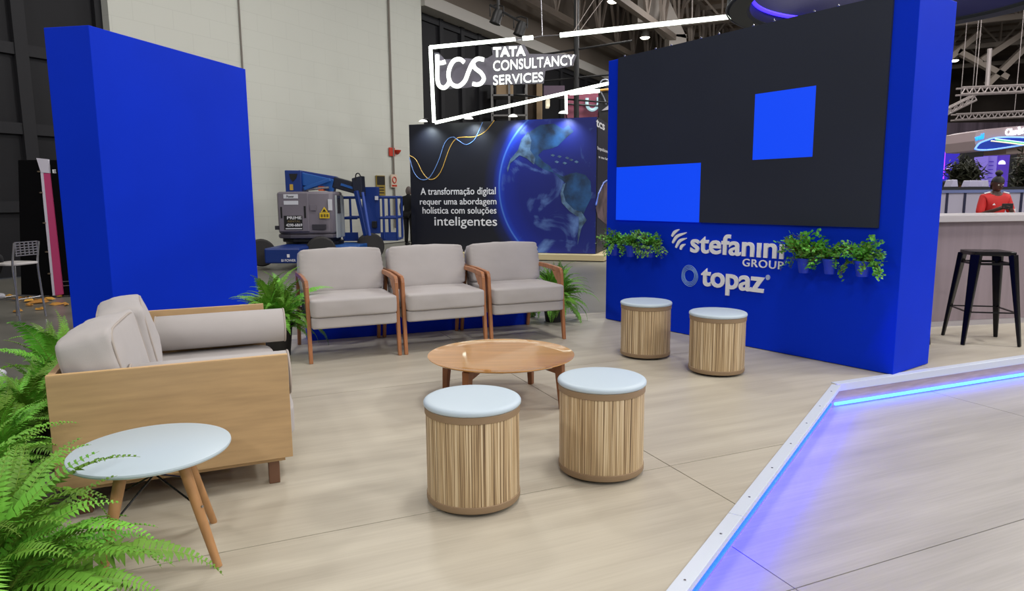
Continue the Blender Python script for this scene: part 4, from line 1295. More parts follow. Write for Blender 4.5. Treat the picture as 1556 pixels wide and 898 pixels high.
# hanging ring sign
RC = Vector((math.sin(math.radians(28.4)) * 12, math.cos(math.radians(28.4)) * 12, 0))
RR, RZ0, RZ1 = 2.42, 4.06, 5.3
ring = thing('ring_sign', 'huge dark round hanging sign ring above the blue video wall', 'hanging sign', (RC.x, RC.y, RZ0))
MB().lathe([(RR - 0.3, 0.0), (RR - 0.04, 0.0), (RR, 0.04), (RR, RZ1 - RZ0 - 0.04), (RR - 0.04, RZ1 - RZ0), (RR - 0.3, RZ1 - RZ0), (RR - 0.34, RZ1 - RZ0 - 0.04), (RR - 0.34, 0.04), (RR - 0.3, 0.0)], 96, caps=False).build('ring_shell', mat('dark_teal_fabric', (22, 30, 40), 0.5), ring, smooth=40)
MB().lathe([(RR - 0.342, 0.05), (RR - 0.345, 0.06), (RR - 0.345, RZ1 - RZ0 - 0.06), (RR - 0.342, RZ1 - RZ0 - 0.05)], 96, caps=False).build('inner_lining', mat('painted_glow_lining', (26, 26, 76), 0.5), ring, smooth=40)  # violet glow inside the ring put into the lining colour
MB().tube([((RR - 0.37) * math.cos(t * math.pi / 48), (RR - 0.37) * math.sin(t * math.pi / 48), 0.22) for t in range(26, 56)], 0.03, 6, False).build('added_violet_strip', mat('added_violet_glow', (70, 50, 255), 0.4, emit=(50, 34, 230), emit_s=5), ring)  # added strip that lights the left lining violet; arc ends short of the right
MB().tube([(RR * 1.002 * math.cos(t * math.pi / 48), RR * 1.002 * math.sin(t * math.pi / 48), 0.02) for t in range(97)], 0.015, 6, False).build('rim_edge', mat('grey_rim', (60, 64, 78), 0.4), ring, smooth=180)
for k in range(4):
    a = k * math.pi / 2 + 0.4
    MB().tube([(RR * 0.93 * math.cos(a), RR * 0.93 * math.sin(a), RZ1 - RZ0 - 0.02), (RR * 0.6 * math.cos(a), RR * 0.6 * math.sin(a), ZC - RZ0 - 0.4)], 0.012, 6).build('hanging_cable', M_CHROME, ring)
M_RTXT = mat('violet_white_print', (206, 190, 246), 0.5)
for k in range(5):
    a = math.radians(191 + k * 3.2)
    MB().box((-0.008, -0.05, -0.03), (0.012, 0.05, 0.05)).build('printed_mark', M_RTXT, ring, loc=((RR + 0.004) * math.cos(a), (RR + 0.004) * math.sin(a), 0.62 + 0.0 * k)).rotation_euler = (0, 0, a)

# concrete column and high-bay lamps in view
col = thing('concrete_column', 'pale concrete roof column rising behind the video wall', 'column', (PX(1030, 60, 34).x, 34.6, ZH))
M_CONC = mat('pale_concrete', (188, 180, 172), 0.7, noise_scale=0.8, noise_amt=0.12)
x0, x1 = PX(1017, 60, 34).x, PX(1043, 60, 34).x
zc0 = PX(1020, 52, 34).z
MB().box((x0, 34, ZH), (x1, 35, zc0)).build('shaft', M_CONC, col, True)
MB().prism([PX(1016, 53, 34), PX(1044, 58, 34), PX(1012, -10, 34), PX(1000, -10, 34), PX(1000, 36, 34)], (0, 1.0, 0)).build('corbel', M_CONC, col, True)
MB().prism([PX(969, 34, 33.5), PX(1003, 31, 33.5), PX(1003, -20, 33.5), PX(969, -20, 33.5)], (0, 1.6, 0)).build('head_block', M_CONC, col, True)
def bay_lamp(px, py, Y, lab, w=0.5):
    c = PX(px, py, Y)
    t = thing('high_bay_lamp', lab, 'lamp', c, group='high bay ceiling lamps')
    MB().lathe([(0.10, 0.45), (0.12, 0.30), (w * 0.5, 0.06), (w * 0.55, 0.0), (w * 0.5, 0.0)], 20).build('housing', mat('grey_housing', (150, 146, 140), 0.5), t, smooth=40)
    MB().lathe([(0, -0.08), (w * 0.38, -0.06), (w * 0.52, 0.0)], 20).build('diffuser', mat('bay_glow', (255, 255, 245), 0.4, emit=(255, 246, 226), emit_s=9), t, smooth=60)
    MB().tube([(0, 0, 0.45), (0, 0, 3.5)], 0.01, 5).build('hanging_wire', MATS['grey_wire'], t)
bay_lamp(931, 2, 29, 'bright high ceiling lamp at the very top of the picture', 0.42)
bay_lamp(980, 57, 36, 'bright high ceiling lamp left of the concrete column', 0.46)
bay_lamp(1449, 92, 40, 'bright ceiling lamp just right of the blue wall', 0.5)

# ================================================================ BACKGROUND RIGHT OF THE VIDEO WALL
def lattice(name, lab, a, b, w, cat='truss'):
    a, b = Vector(a), Vector(b)
    t = thing(name, lab, cat, a)
    u = Vector((0, 0, w))
    d = b - a
    for o_ in (Vector(), u):
        for y in (0, 0.3):
            MB().tube([a + o_ + Vector((0, y, 0)), b + o_ + Vector((0, y, 0))], 0.035, 6).build('chord', M_ALU, t, True)
    n = max(3, int(d.length / (w * 1.1)))
    for k in range(n):
        p, q = a + d * (k / n), a + d * ((k + 1) / n)
        mid = (p + q) / 2 + u
        MB().tube([p, mid], 0.022, 5).build('lattice_bar', M_ALU, t, True)
        MB().tube([mid, q], 0.022, 5).build('lattice_bar', M_ALU, t, True)
    for k in (0.15, 0.6):
        p = a + d * k + u
        MB().tube([p, Vector((p.x, p.y, ZC - 0.1))], 0.012, 5).build('hanging_wire', M_ALU, t, True)
M_ALU = mat('dull_aluminium', (168, 158, 156), 0.45, 0.3)
lattice('lattice_truss', 'bright silver lattice truss high on the right, upper of two', PX(1461, 143, 24), PX(1600, 137, 24), 0.22)
lattice('lattice_truss', 'dim silver lattice truss under the brighter one on the right', PX(1452, 182, 28), PX(1600, 175, 28), 0.22)
lattice('lattice_truss', 'slanting silver truss leaving the edge of the blue wall', PX(1420, 184, 26), PX(1484, 152, 26), 0.2)
vmast = MB().tube([PX(1500, 132, 24.3), PX(1504, 74, 24.3)], 0.07, 8).build('hoist_pole', M_ALU)
tag(vmast, 'short pale vertical hoist pole standing on the upper silver truss', 'pole')
for px, py, px2, py2, lab in ((1455, 78, 1530, 118, 'grey roof strut crossing behind the bright lamp'), (1440, 90, 1488, 50, 'thin slanting roof tie beside the blue wall'), (1500, 128, 1570, 60, 'heavy slanting roof strut in the upper right corner'), (1490, 92, 1570, 40, 'slender slanting roof strut above the heavy one')):
    o = MB().bar(PX(px, py, 34), PX(px2, py2, 34), 0.25, 0.25).build('roof_strut', M_TRUSS)
    tag(o, lab, 'strut')
fb = MB().box((PX(1430, 190, 42).x, 42, ZH), (PX(1640, 190, 42).x, 42.5, PX(1500, 186, 42).z)).build('wall_partition_far', mat('mauve_grey_curtain', (112, 98, 112), 0.8, noise_scale=1.2, noise_amt=0.4, stretch=(3, 1, 0.05)))
tag(fb, kind='structure')
dk = MB().box((PX(1430, 230, 30).x, 30, ZH), (PX(1640, 230, 30).x, 30.5, PX(1500, 214, 30).z)).build('wall_stand_far', mat('near_black_wall', (22, 22, 28), 0.7))
tag(dk, kind='structure')
YS = 21
clr = thing('stand_canopy', 'pale curved stand canopy with glowing blue oval and Claro lettering', 'stand', PX(1520, 228, YS))
cp = [(1483, 200), (1500, 196), (1530, 193), (1570, 190), (1600, 189), (1600, 222), (1556, 221), (1530, 226), (1500, 229), (1484, 228), (1481, 214)]
MB().prism([PX(x, y, YS) for x, y in cp], (0, 1.5, 0)).build('fascia', mat('canopy_grey', (164, 146, 150), 0.5), clr, True)
ov = [(1481.5, 226.5), (1488, 218), (1500, 213), (1512, 209.5), (1530, 208.5), (1556, 209), (1580, 211), (1580, 217), (1556, 220), (1530, 224), (1505, 227.5), (1490, 228)]
q = [PX(x, y, YS - 0.06) for x, y in ov]
MB().prism(q, (0, 0.05, 0)).build('oval_panel', mat('deep_blue_oval', (8, 50, 150), 0.4, emit=(4, 40, 150), emit_s=0.6), clr, True)
MB().tube(smooth_path(q + [q[0]], 4), 0.026, 6, False).build('oval_glow_edge', mat('glow_blue_edge', (120, 170, 255), 0.4, emit=(110, 160, 255), emit_s=1.1), clr, True)
for pts, c in (([(1512, 211), (1532, 213.5), (1558, 217)], (190, 220, 255)), ([(1506, 214), (1528, 216.5), (1556, 220)], (250, 240, 200)), ([(1514, 212.5), (1536, 215.5), (1560, 218.5)], (60, 190, 130))):
    MB().tube([PX(x, y, YS - 0.09) for x, y in pts], 0.02, 6).build('light_stripe', mat('stripe_%d' % c[0], c, 0.4, emit=c, emit_s=0.7), clr, True)
M_CLARO = mat('claro_glow', (255, 255, 255), 0.4, emit=(235, 245, 255), emit_s=2.2)
a_, b_ = PX(1528, 206, YS - 0.03), PX(1552, 204.5, YS - 0.03)
lettering('claro_lettering', 'Claro', a_, b_ - a_, Zv, (b_ - a_).length, 0.20, M_CLARO, clr, -0.05, 0.03)
for x, y, x2, y2 in ((1549.5, 197, 1548.5, 192.5), (1552, 199, 1556, 195), (1553, 202, 1558, 201)):
    MB().tube([PX(x, y, YS - 0.05), PX(x2, y2, YS - 0.05)], 0.03, 6).build('claro_ray', M_CLARO, clr, True)
a_, b_ = PX(1482, 214.5, YS - 0.03), PX(1495, 211, YS - 0.03)
lettering('blue_lettering', 'wwbl', a_, b_ - a_, Zv, (b_ - a_).length, 0.17, mat('cyan_glow', (40, 150, 255), 0.4, emit=(30, 140, 255), emit_s=2.0), clr, -0.05, 0.03)
MB().prism([PX(1529, 221, YS + 0.3), PX(1600, 217, YS + 0.3), PX(1600, 231, YS + 0.3), PX(1529, 234, YS + 0.3)], (0, 1.0, 0)).build('lower_soffit', mat('soffit_tan', (150, 132, 124), 0.6), clr, True)
MB().box((PX(1580, 220, YS).x, YS + 0.4, ZH), (PX(1596, 220, YS).x, YS + 0.9, PX(1590, 225, YS).z)).build('support_column', MATS['soffit_tan'], clr, True)
tw = thing('violet_tower', 'violet lit display tower behind the person in red', 'tower', Vector((PX(1515, 280, 23).x, 23.3, ZH)))
xa, xb, xc = PX(1500, 260, 23).x, PX(1514, 260, 23).x, PX(1532, 260, 23).x
zt3 = PX(1515, 237, 23).z
MB().box((xa, 23, ZH), (xb, 23.7, zt3)).build('pale_side', mat('lilac_panel', (150, 136, 226), 0.5, emit=(120, 100, 220), emit_s=0.5), tw, True)
MB().box((xb + 0.003, 22.98, ZH), (xc, 23.7, zt3 + 0.06)).build('violet_front', mat('violet_panel', (92, 62, 190), 0.5, emit=(80, 50, 190), emit_s=0.5), tw, True)
c = PX(1523, 247, 22.95)
MB().prism([c + Vector((0.11 * math.cos(t * math.pi / 10), 0, 0.12 * math.sin(t * math.pi / 10) - 0.05)) for t in range(11)], (0, 0.02, 0)).build('white_dome_mark', mat('white_glow', (255, 255, 255), 0.4, emit=(255, 250, 255), emit_s=2.5), tw, True)
for k in range(7):
    z = PX(1502, 246 + 6 * k, 22.98).z
    MB().box((xa + 0.03, 22.985, z), (xb - 0.12, 22.995, z + 0.025)).build('printed_row', mat('violet_panel', (92, 62, 190)), tw, True)
scn = thing('violet_screen', 'blue violet glowing screen beside the edge of the blue wall', 'screen', Vector((PX(1445, 270, 26).x, 26.1, ZH)))
MB().box((PX(1425, 250, 26).x, 26, PX(1445, 275, 26).z), (PX(1457, 250, 26).x, 26.15, PX(1445, 221, 26).z)).build('screen', mat('blue_violet_screen', (40, 30, 150), 0.4, emit=(46, 32, 190), emit_s=0.7), scn, True)
MB().tube([PX(1434, 222, 25.95), PX(1431, 272, 25.95)], 0.07, 6).build('magenta_light_bar', mat('magenta_glow', (180, 60, 255), 0.4, emit=(170, 60, 255), emit_s=2.0), scn, True)
MB().tube([PX(1439, 257, 25.95), PX(1446, 251, 25.95)], 0.04, 6).build('light_streak', mat('pale_violet_glow', (200, 180, 255), 0.4, emit=(200, 180, 255), emit_s=1.6), scn, True)
MB().tube([PX(1451, 232, 25.95), PX(1457, 226, 25.95)], 0.035, 6).build('light_streak', MATS['pale_violet_glow'], scn, True)
MB().box((PX(1425, 250, 26).x, 26.0, ZH), (PX(1457, 250, 26).x, 26.3, PX(1445, 275.2, 26).z)).build('screen_stand', M_BLACKP, scn, True)

# low pale fence behind the counter
YF = 11.6
fn = thing('low_partition', 'low pale partition with dark posts behind the bar counter', 'partition', Vector((PX(1490, 300, YF).x, YF, ZH)))
xs0, xs1 = PX(1405, 300, YF).x, PX(1640, 300, YF).x
ztp = PX(1490, 293, YF).z
cuts = [xs0, PX(1439, 300, YF).x, PX(1466, 300, YF).x, PX(1552, 300, YF).x, xs1]
for a, b in zip(cuts[:-1], cuts[1:]):
    MB().box((a + 0.02, YF, ZH), (b - 0.02, YF + 0.05, ztp)).build('panel', mat('pale_grey_panel', (176, 172, 190), 0.5), fn, True)
for x in cuts[1:-1]:
    MB().box((x - 0.02, YF - 0.01, ZH), (x + 0.02, YF + 0.06, ztp)).build('post', mat('navy_post', (24, 26, 60), 0.5), fn, True)
MB().box((xs0, YF - 0.03, ztp + 0.001), (xs1, YF + 0.08, ztp + 0.05)).build('top_rail', mat('blue_grey_rail', (110, 122, 170), 0.4), fn, True)
bk = MB().box((PX(1425, 285, 14).x, 14, ZH), (PX(1640, 285, 14).x, 14.6, PX(1490, 284, 14).z)).build('back_counter', mat('near_black_counter', (20, 20, 28), 0.5))
tag(bk, 'long black back counter behind the low partition', 'counter')
def box_item(nm, lab, cat, x0, y0, x1, y1, Y, m_, slant=0.0):
    o = MB().prism([PX(x0 + slant, y0, Y), PX(x1, y0, Y), PX(x1 + slant * 0.3, y1, Y), PX(x0, y1, Y)], (0, 0.25, 0)).build(nm, m_, bevel=0.01)
    tag(o, lab, cat)
M_MACH = mat('pale_machine', (176, 172, 196), 0.4)
box_item('countertop_machine', 'pale slanting machine on the black back counter at the left', 'machine', 1445, 273, 1455, 284, 14.2, M_MACH, 4)
box_item('countertop_machine', 'pale open box machine on the middle of the black back counter', 'machine', 1472, 274, 1487, 284, 14.2, M_MACH, 4)
box_item('countertop_machine', 'pale wedge machine on the back counter beside the violet tower', 'machine', 1492, 274, 1502, 284, 14.2, M_MACH, 4)
# dark bushes behind
def bush(lab, px, py, Y, rx, rz, seed):
    rnd = random.Random(seed)
    c = PX(px, py, Y)
    t = thing('leafy_bush', lab, 'plant', (c.x, c.y, ZH), group='dark plants behind the back counter')
    MB().lathe([(0.25, 0), (0.33, 0.5), (0.36, 0.5), (0.34, 0.45)], 16).build('planter', M_BLACKP, t)
    for s in range(3):
        MB().tube([(0.05 * s - 0.05, 0, 0.45), (0.3 * rx * (s - 1), 0, c.z - ZH)], 0.03, 5).build('stem', M_DARKWOOD, t)
    mb = MB()
    for k in range(900):
        v = Vector((rnd.gauss(0, 0.42), rnd.gauss(0, 0.42), rnd.gauss(0, 0.42)))
        p = Vector((v.x * rx, v.y * rx * 0.6, v.z * rz + c.z - ZH))
        a = Vector((rnd.uniform(-1, 1), rnd.uniform(-1, 1), rnd.uniform(-1, 0.4))).normalized() * rnd.uniform(0.08, 0.18)
        b = a.cross(Vector((rnd.uniform(-1, 1), rnd.uniform(-1, 1), 1))).normalized() * 0.025
        mb.add([p - a, p + b, p + a, p - b], [[0, 1, 2, 3]])
    mb.build('foliage', mat('dark_olive_leaf', (36, 38, 22), 0.6, noise_scale=3, noise_amt=0.4), t)
bush('dark leafy bush between the violet screen and the violet tower', 1467, 264, 17, 0.42, 0.32, 1)
bush('dark leafy bush at the right edge behind the person in red', 1562, 266, 17, 0.36, 0.5, 2)

# ================================================================ BOOM LIFT
YL = 14.5
def lx(px, Y=YL): return PX(px, 330, Y).x
def lz(py, Y=YL): return PX(470, py, Y).z
M_LB = mat('lift_blue', (16, 50, 124), 0.4)
M_LB2 = mat('lift_light_blue', (30, 88, 164), 0.4)
M_LG = mat('lift_grey_cover', (116, 110, 120), 0.5, noise_scale=2, noise_amt=0.06)
M_LG2 = mat('lift_pale_grey', (158, 164, 168), 0.5)
M_RUB = mat('tyre_rubber', (40, 38, 38), 0.7, bump=0.3, bump_scale=60)
lift = thing('boom_lift', 'blue and grey articulated boom lift parked by the white wall', 'lift', (lx(470), YL + 0.6, ZH))
# chassis
zc0_, zc1_ = ZH + 0.12, lz(377)
YC = YL - 1.1
ch = MB().box((lx(398, YC), YC, zc0_), (lx(453, YC), YL + 0.9, lz(377, YC))).build('chassis_front', M_LB, lift, True, bevel=0.03)
MB().box((lx(453, YC) + 0.002, YL + 0.1, zc0_ + 0.05), (lx(545, YL + 0.1), YL + 1.3, lz(374))).build('chassis_beam', M_LB2, lift, True, bevel=0.02)
lettering('chassis_words', 'BI POWER', Vector((lx(424, YC), YC - 0.002, lz(397.5, YC))), (1, 0, 0), Zv, lx(446, YC) - lx(424, YC), 0.05, M_TXT, lift, 0.004, 0.01)
MB().box((lx(433, YC), YC - 0.006, lz(391, YC)), (lx(437, YC), YC - 0.001, lz(386, YC))).build('chassis_mark', M_TXT, lift, True)
def wheel(px, py, Y, r):
    c = PX(px, py, Y)
    c.z = ZH + r + 0.002
    mb = MB(); mb.lathe([(r * 0.5, -0.11), (r * 0.9, -0.11), (r, -0.08), (r, 0.08), (r * 0.9, 0.11), (r * 0.5, 0.11)], 28)
    R = Matrix.Rotation(math.pi / 2, 3, 'X') @ Matrix.Identity(3)
    Rz = Matrix.Rotation(math.radians(24), 3, 'Z')
    mb.v = [Rz @ (R @ v) + c for v in mb.v]
    w = mb.build('wheel', M_RUB, lift, True, smooth=40)
    mb = MB(); mb.lathe([(0.0, 0.06), (r * 0.2, 0.07), (r * 0.3, 0.05), (r * 0.52, 0.07), (r * 0.56, 0.10), (r * 0.56, -0.1)], 20)
    mb.v = [Rz @ (R @ v) + c for v in mb.v]
    inv_ = WM[lift.name].inverted()
    o = link('hub', mb.mesh('hub', inv_), mat('hub_grey', (128, 126, 128), 0.4, 0.4), w, smooth=40)
wheel(488, 380, YL - 0.3, 0.30)
wheel(563, 374, YL + 1.0, 0.30)
wheel(397, 380, YL - 0.4, 0.28)
MB().lathe([(0.62, 0), (0.62, 0.10), (0.5, 0.12)], 32, (lx(462), YL + 0.75, lz(376))).build('slew_ring', M_BLACKP, lift, True)
# turret cover
zt0, zt1 = lz(366), lz(291)
plan = [(413, 0.75), (414, 0.35), (421, 0.12), (440, 0.02), (470, 0.0), (490, 0.03), (503, 0.10), (505, 0.2), (505, 0.95), (413, 0.95)]
MB().prism([Vector((lx(x), YL + y, zt0 + 0.14)) for x, y in plan], (0, 0, zt1 - zt0 - 0.14)).build('turret_cover', M_LG, lift, True, bevel=0.05, smooth=50)
MB().prism([Vector((lx(462) + (lx(x) - lx(462)) * 1.0, YL + y * 0.97 - 0.01, zt0 + 0.05)) for x, y in plan], (0, 0, 0.085)).build('turret_skirt', mat('lift_dark_grey', (84, 80, 90), 0.5), lift, True, bevel=0.02)
MB().prism([Vector((lx(462) + (lx(x) - lx(462)) * 0.9, YL + 0.06 + y * 0.9, zt0 - 0.03)) for x, y in plan], (0, 0, 0.079)).build('turret_base', M_BLACKP, lift, True, bevel=0.01)
MB().prism([Vector((lx(x), YL + y, zt0 + 0.04)) for x, y in ((505.2, 0.25), (507, 0.28), (507, 0.93), (505.2, 0.93))], (0, 0, zt1 - zt0 - 0.12)).build('side_cover', M_LG2, lift, True, bevel=0.03)
MB().box((lx(506.9), YL + 0.34, lz(325)), (lx(507.6), YL + 0.6, lz(297))).build('side_window', mat('smoke_window', (50, 50, 60), 0.2), lift, True)
def plate(nm, x0, y0, x1, y1, m_, y=-0.03, th=0.02, bev=0.004):
    return MB().box((lx(x0), YL + y - th, lz(y1)), (lx(x1), YL + y, lz(y0))).build(nm, m_, lift, True, bevel=bev)
plate('engine_door', 424, 292.5, 470, 352, M_LG, 0.03, 0.06, 0.02)
plate('door_handle', 427.5, 314, 430, 331, M_BLACKP, -0.03, 0.01)
plate('door_handle', 463, 313, 466, 331, M_BLACKP, -0.03, 0.01)
plate('vent_slot', 474, 341, 495, 349, mat('slot_shadow_grey', (52, 50, 58), 0.7), 0.01, 0.03)
plate('vent_slot', 472, 311, 481, 320, M_LG, 0.01, 0.03)
plate('vent_slot', 415.5, 343, 424, 349, MATS['slot_shadow_grey'], 0.11, 0.06)
plate('label_plate', 433, 295, 455, 301.5, mat('label_white', (206, 208, 216), 0.5), -0.03, 0.006)
plate('label_plate', 433, 305, 455, 311, MATS['label_white'], -0.03, 0.006)
plate('name_plate', 432, 327.5, 460, 349, M_BLACKP, -0.03, 0.006)
yy = YL - 0.037
for body, x0, x1, yb, yt in (('PRIME', 437, 459, 333, 328.6), ('RENTAL', 438, 457, 337.5, 334.6), ('4298-6869', 435, 459.5, 344, 339.5)):
    lettering('plate_words', body, Vector((lx(x0), yy, lz(yb))), (1, 0, 0), Zv, lx(x1) - lx(x0), lz(yt) - lz(yb), M_TXT if body != 'RENTAL' else mat('dim_gold_print', (120, 104, 70), 0.5), lift, 0.003, 0.015)
lettering('plate_words', 'Power', Vector((lx(438), yy, lz(300))), (1, 0, 0), Zv, lx(449) - lx(438), lz(296.5) - lz(300), M_BLACKP, lift, 0.003, 0.01)
plate('plate_rule', 434, 346.5, 459, 347.8, M_TXT, -0.036, 0.003, 0)
M_YEL = mat('warning_yellow', (222, 188, 34), 0.5)
plate('warning_label', 486, 323.5, 501, 332, M_YEL, 0.0, 0.02)
MB().prism([Vector((lx(488), YL - 0.02, lz(322.8))), Vector((lx(499), YL - 0.02, lz(322.8))), Vector((lx(493.5), YL - 0.02, lz(314.5)))], (0, 0.02, 0)).build('warning_triangle', M_YEL, lift, True)
MB().prism([Vector((lx(490.5), YL - 0.024, lz(321.8))), Vector((lx(496.5), YL - 0.024, lz(321.8))), Vector((lx(493.5), YL - 0.024, lz(317.5)))], (0, 0.003, 0)).build('warning_print', M_BLACKP, lift, True)
for k in range(3):
    plate('warning_print', 488 + 4.3 * k, 325.5, 491 + 4.3 * k, 330, mat('olive_print', (110, 92, 30), 0.5), -0.021, 0.002, 0)
plate('instruction_sticker', 498.5, 303, 504.5, 320, MATS['label_white'], 0.06, 0.03)
# boom
YB = YL + 0.55
def bpx(px, py, y=YB): return PX(px, py, y)
MB().prism([bpx(432, 258.5), bpx(457, 259), bpx(459, 293), bpx(434, 293)], (0, 0.5, 0)).build('mast_block', M_LB, lift, True, bevel=0.02)
MB().prism([bpx(439, 264, YB - 0.01), bpx(452, 264, YB - 0.01), bpx(450, 271, YB - 0.01), bpx(445, 276, YB - 0.01), bpx(441, 272, YB - 0.01)], (0, 0.009, 0)).build('mast_opening', M_BLACKP, lift, True)
MB().box((bpx(440.5, 285).x, YB - 0.012, bpx(440, 289).z), (bpx(445.5, 285).x, YB - 0.002, bpx(440, 280).z)).build('mast_label', mat('ochre_print', (196, 160, 60), 0.5), lift, True)
MB().bar(bpx(456, 271, YB + .2), bpx(510, 283, YB + .2), 0.22, 0.28).build('lower_boom', M_LB2, lift, True, bevel=0.02)
MB().bar(bpx(454, 263, YB + .25), bpx(512, 273, YB + .25), 0.2, 0.13).build('upper_boom', M_LB, lift, True, bevel=0.02)
MB().bar(bpx(462, 287, YB - 0.02), bpx(502, 273, YB - 0.02), 0.07, 0.08).build('lift_link', M_LB2, lift, True, bevel=0.015)
MB().tube([bpx(465, 288, YB), bpx(500, 285, YB)], 0.03, 8).build('hydraulic_ram', M_CHROME, lift, True)
MB().box((bpx(484, 288).x, YB - 0.02, bpx(484, 290).z), (bpx(492, 288).x, YB + 0.15, bpx(484, 283).z)).build('valve_block', mat('valve_orange', (196, 84, 40), 0.5), lift, True)
MB().bar(bpx(508, 277, YB + .2), bpx(548, 288, YB + .2), 0.24, 0.24).build('telescopic_section', mat('boom_navy_black', (20, 26, 44), 0.4), lift, True, bevel=0.02)
MB().bar(bpx(518, 280, YB + .06), bpx(546, 289, YB + .06), 0.02, 0.05).build('boom_rail', M_LB2, lift, True)
MB().prism([bpx(534, 271, YB), bpx(549, 267, YB), bpx(551, 298, YB), bpx(545, 300, YB), bpx(536, 288, YB)], (0, 0.35, 0)).build('knuckle', mat('boom_navy_black', (20, 26, 44)), lift, True, bevel=0.015)
MB().tube(smooth_path([bpx(540, 273, YB), bpx(541, 265, YB), bpx(545, 263.5, YB), bpx(548, 268, YB)], 5), 0.014, 6).build('hose', M_BLACKP, lift, True)
MB().bar(bpx(541, 290, YB), bpx(556, 358, YB - 0.1), 0.07, 0.10).build('jib', M_LB, lift, True, bevel=0.015)
MB().tube([bpx(551, 292, YB - .15), bpx(562, 358, YB - .2)], 0.03, 8).build('jib_ram', mat('lift_ram_blue', (56, 84, 170), 0.35), lift, True)
# basket
YK = YL + 1.1
def kx(px): return PX(px, 330, YK).x
def kz(py): return PX(560, py, YK).z
bk_ = MB().box((kx(551), YK, kz(355)), (kx(577), YK + 0.08, kz(284))).build('basket_panel', M_LB, lift, True, bevel=0.01)
MB().box((kx(520), YK - 0.0, kz(366)), (kx(604), YK + 0.75, kz(363.0))).build('basket_floor', M_LB, lift, True, bevel=0.01)
for x0, x1 in ((521, 543), (577.5, 603)):
    for y in (300, 331):
        for dy in (0.0, 0.72):
            MB().tube([Vector((kx(x0), YK + dy, kz(y))), Vector((kx(x1), YK + dy, kz(y)))], 0.032, 8).build('basket_rail', M_LB, lift, True, smooth=40)
    MB().box((kx(x0), YK, kz(363)), (kx(x1), YK + 0.03, kz(353))).build('kick_plate', M_LB, lift, True)
for px in (521.5, 583, 603):
    for dy in (0.0, 0.72):
        MB().tube([Vector((kx(px), YK + dy, kz(363))), Vector((kx(px), YK + dy, kz(299)))], 0.028, 8).build('basket_post', M_LB, lift, True, smooth=40)
for px in (521.5, 603):
    for y in (300, 331):
        MB().tube([Vector((kx(px), YK, kz(y))), Vector((kx(px), YK + 0.72, kz(y)))], 0.028, 8).build('basket_rail', M_LB, lift, True, smooth=40)
MB().box((kx(571), YK - 0.03, kz(304)), (kx(576), YK - 0.005, kz(298))).build('control_label', MATS['label_white'], lift, True)
MB().box((kx(566), YK - 0.12, kz(346)), (kx(573), YK - 0.003, kz(336))).build('control_box', M_BLACKP, lift, True, bevel=0.01)

# ================================================================ PEOPLE
def skin_mesh(name, nodes, edges, m_, parent, root=0, sub=2):
    me = bpy.data.meshes.new(name)
    me.from_pydata([n[0] for n in nodes], edges, [])
    o = bpy.data.objects.new(name, me)
    C.objects.link(o)
    md = o.modifiers.new('skin', 'SKIN')
    md.use_smooth_shade = True
    ly = me.skin_vertices[0].data if me.skin_vertices else None
    if ly is None:
        bm = bmesh.new(); bm.from_mesh(me); bm.verts.layers.skin.verify(); bm.to_mesh(me); bm.free()
        ly = me.skin_vertices[0].data
    for i, n in enumerate(nodes):
        r = n[1] if isinstance(n[1], tuple) else (n[1], n[1])
        ly[i].radius = r
        ly[i].use_root = (i == root)
    ss = o.modifiers.new('sub', 'SUBSURF'); ss.levels = ss.render_levels = sub
    bpy.context.view_layer.update()
    out = bpy.data.meshes.new_from_object(o.evaluated_get(bpy.context.evaluated_depsgraph_get()))
    bpy.data.objects.remove(o)
    out.name = name
    out.materials.clear()
    ob = link(name, out, m_, parent, smooth=180)
    return ob

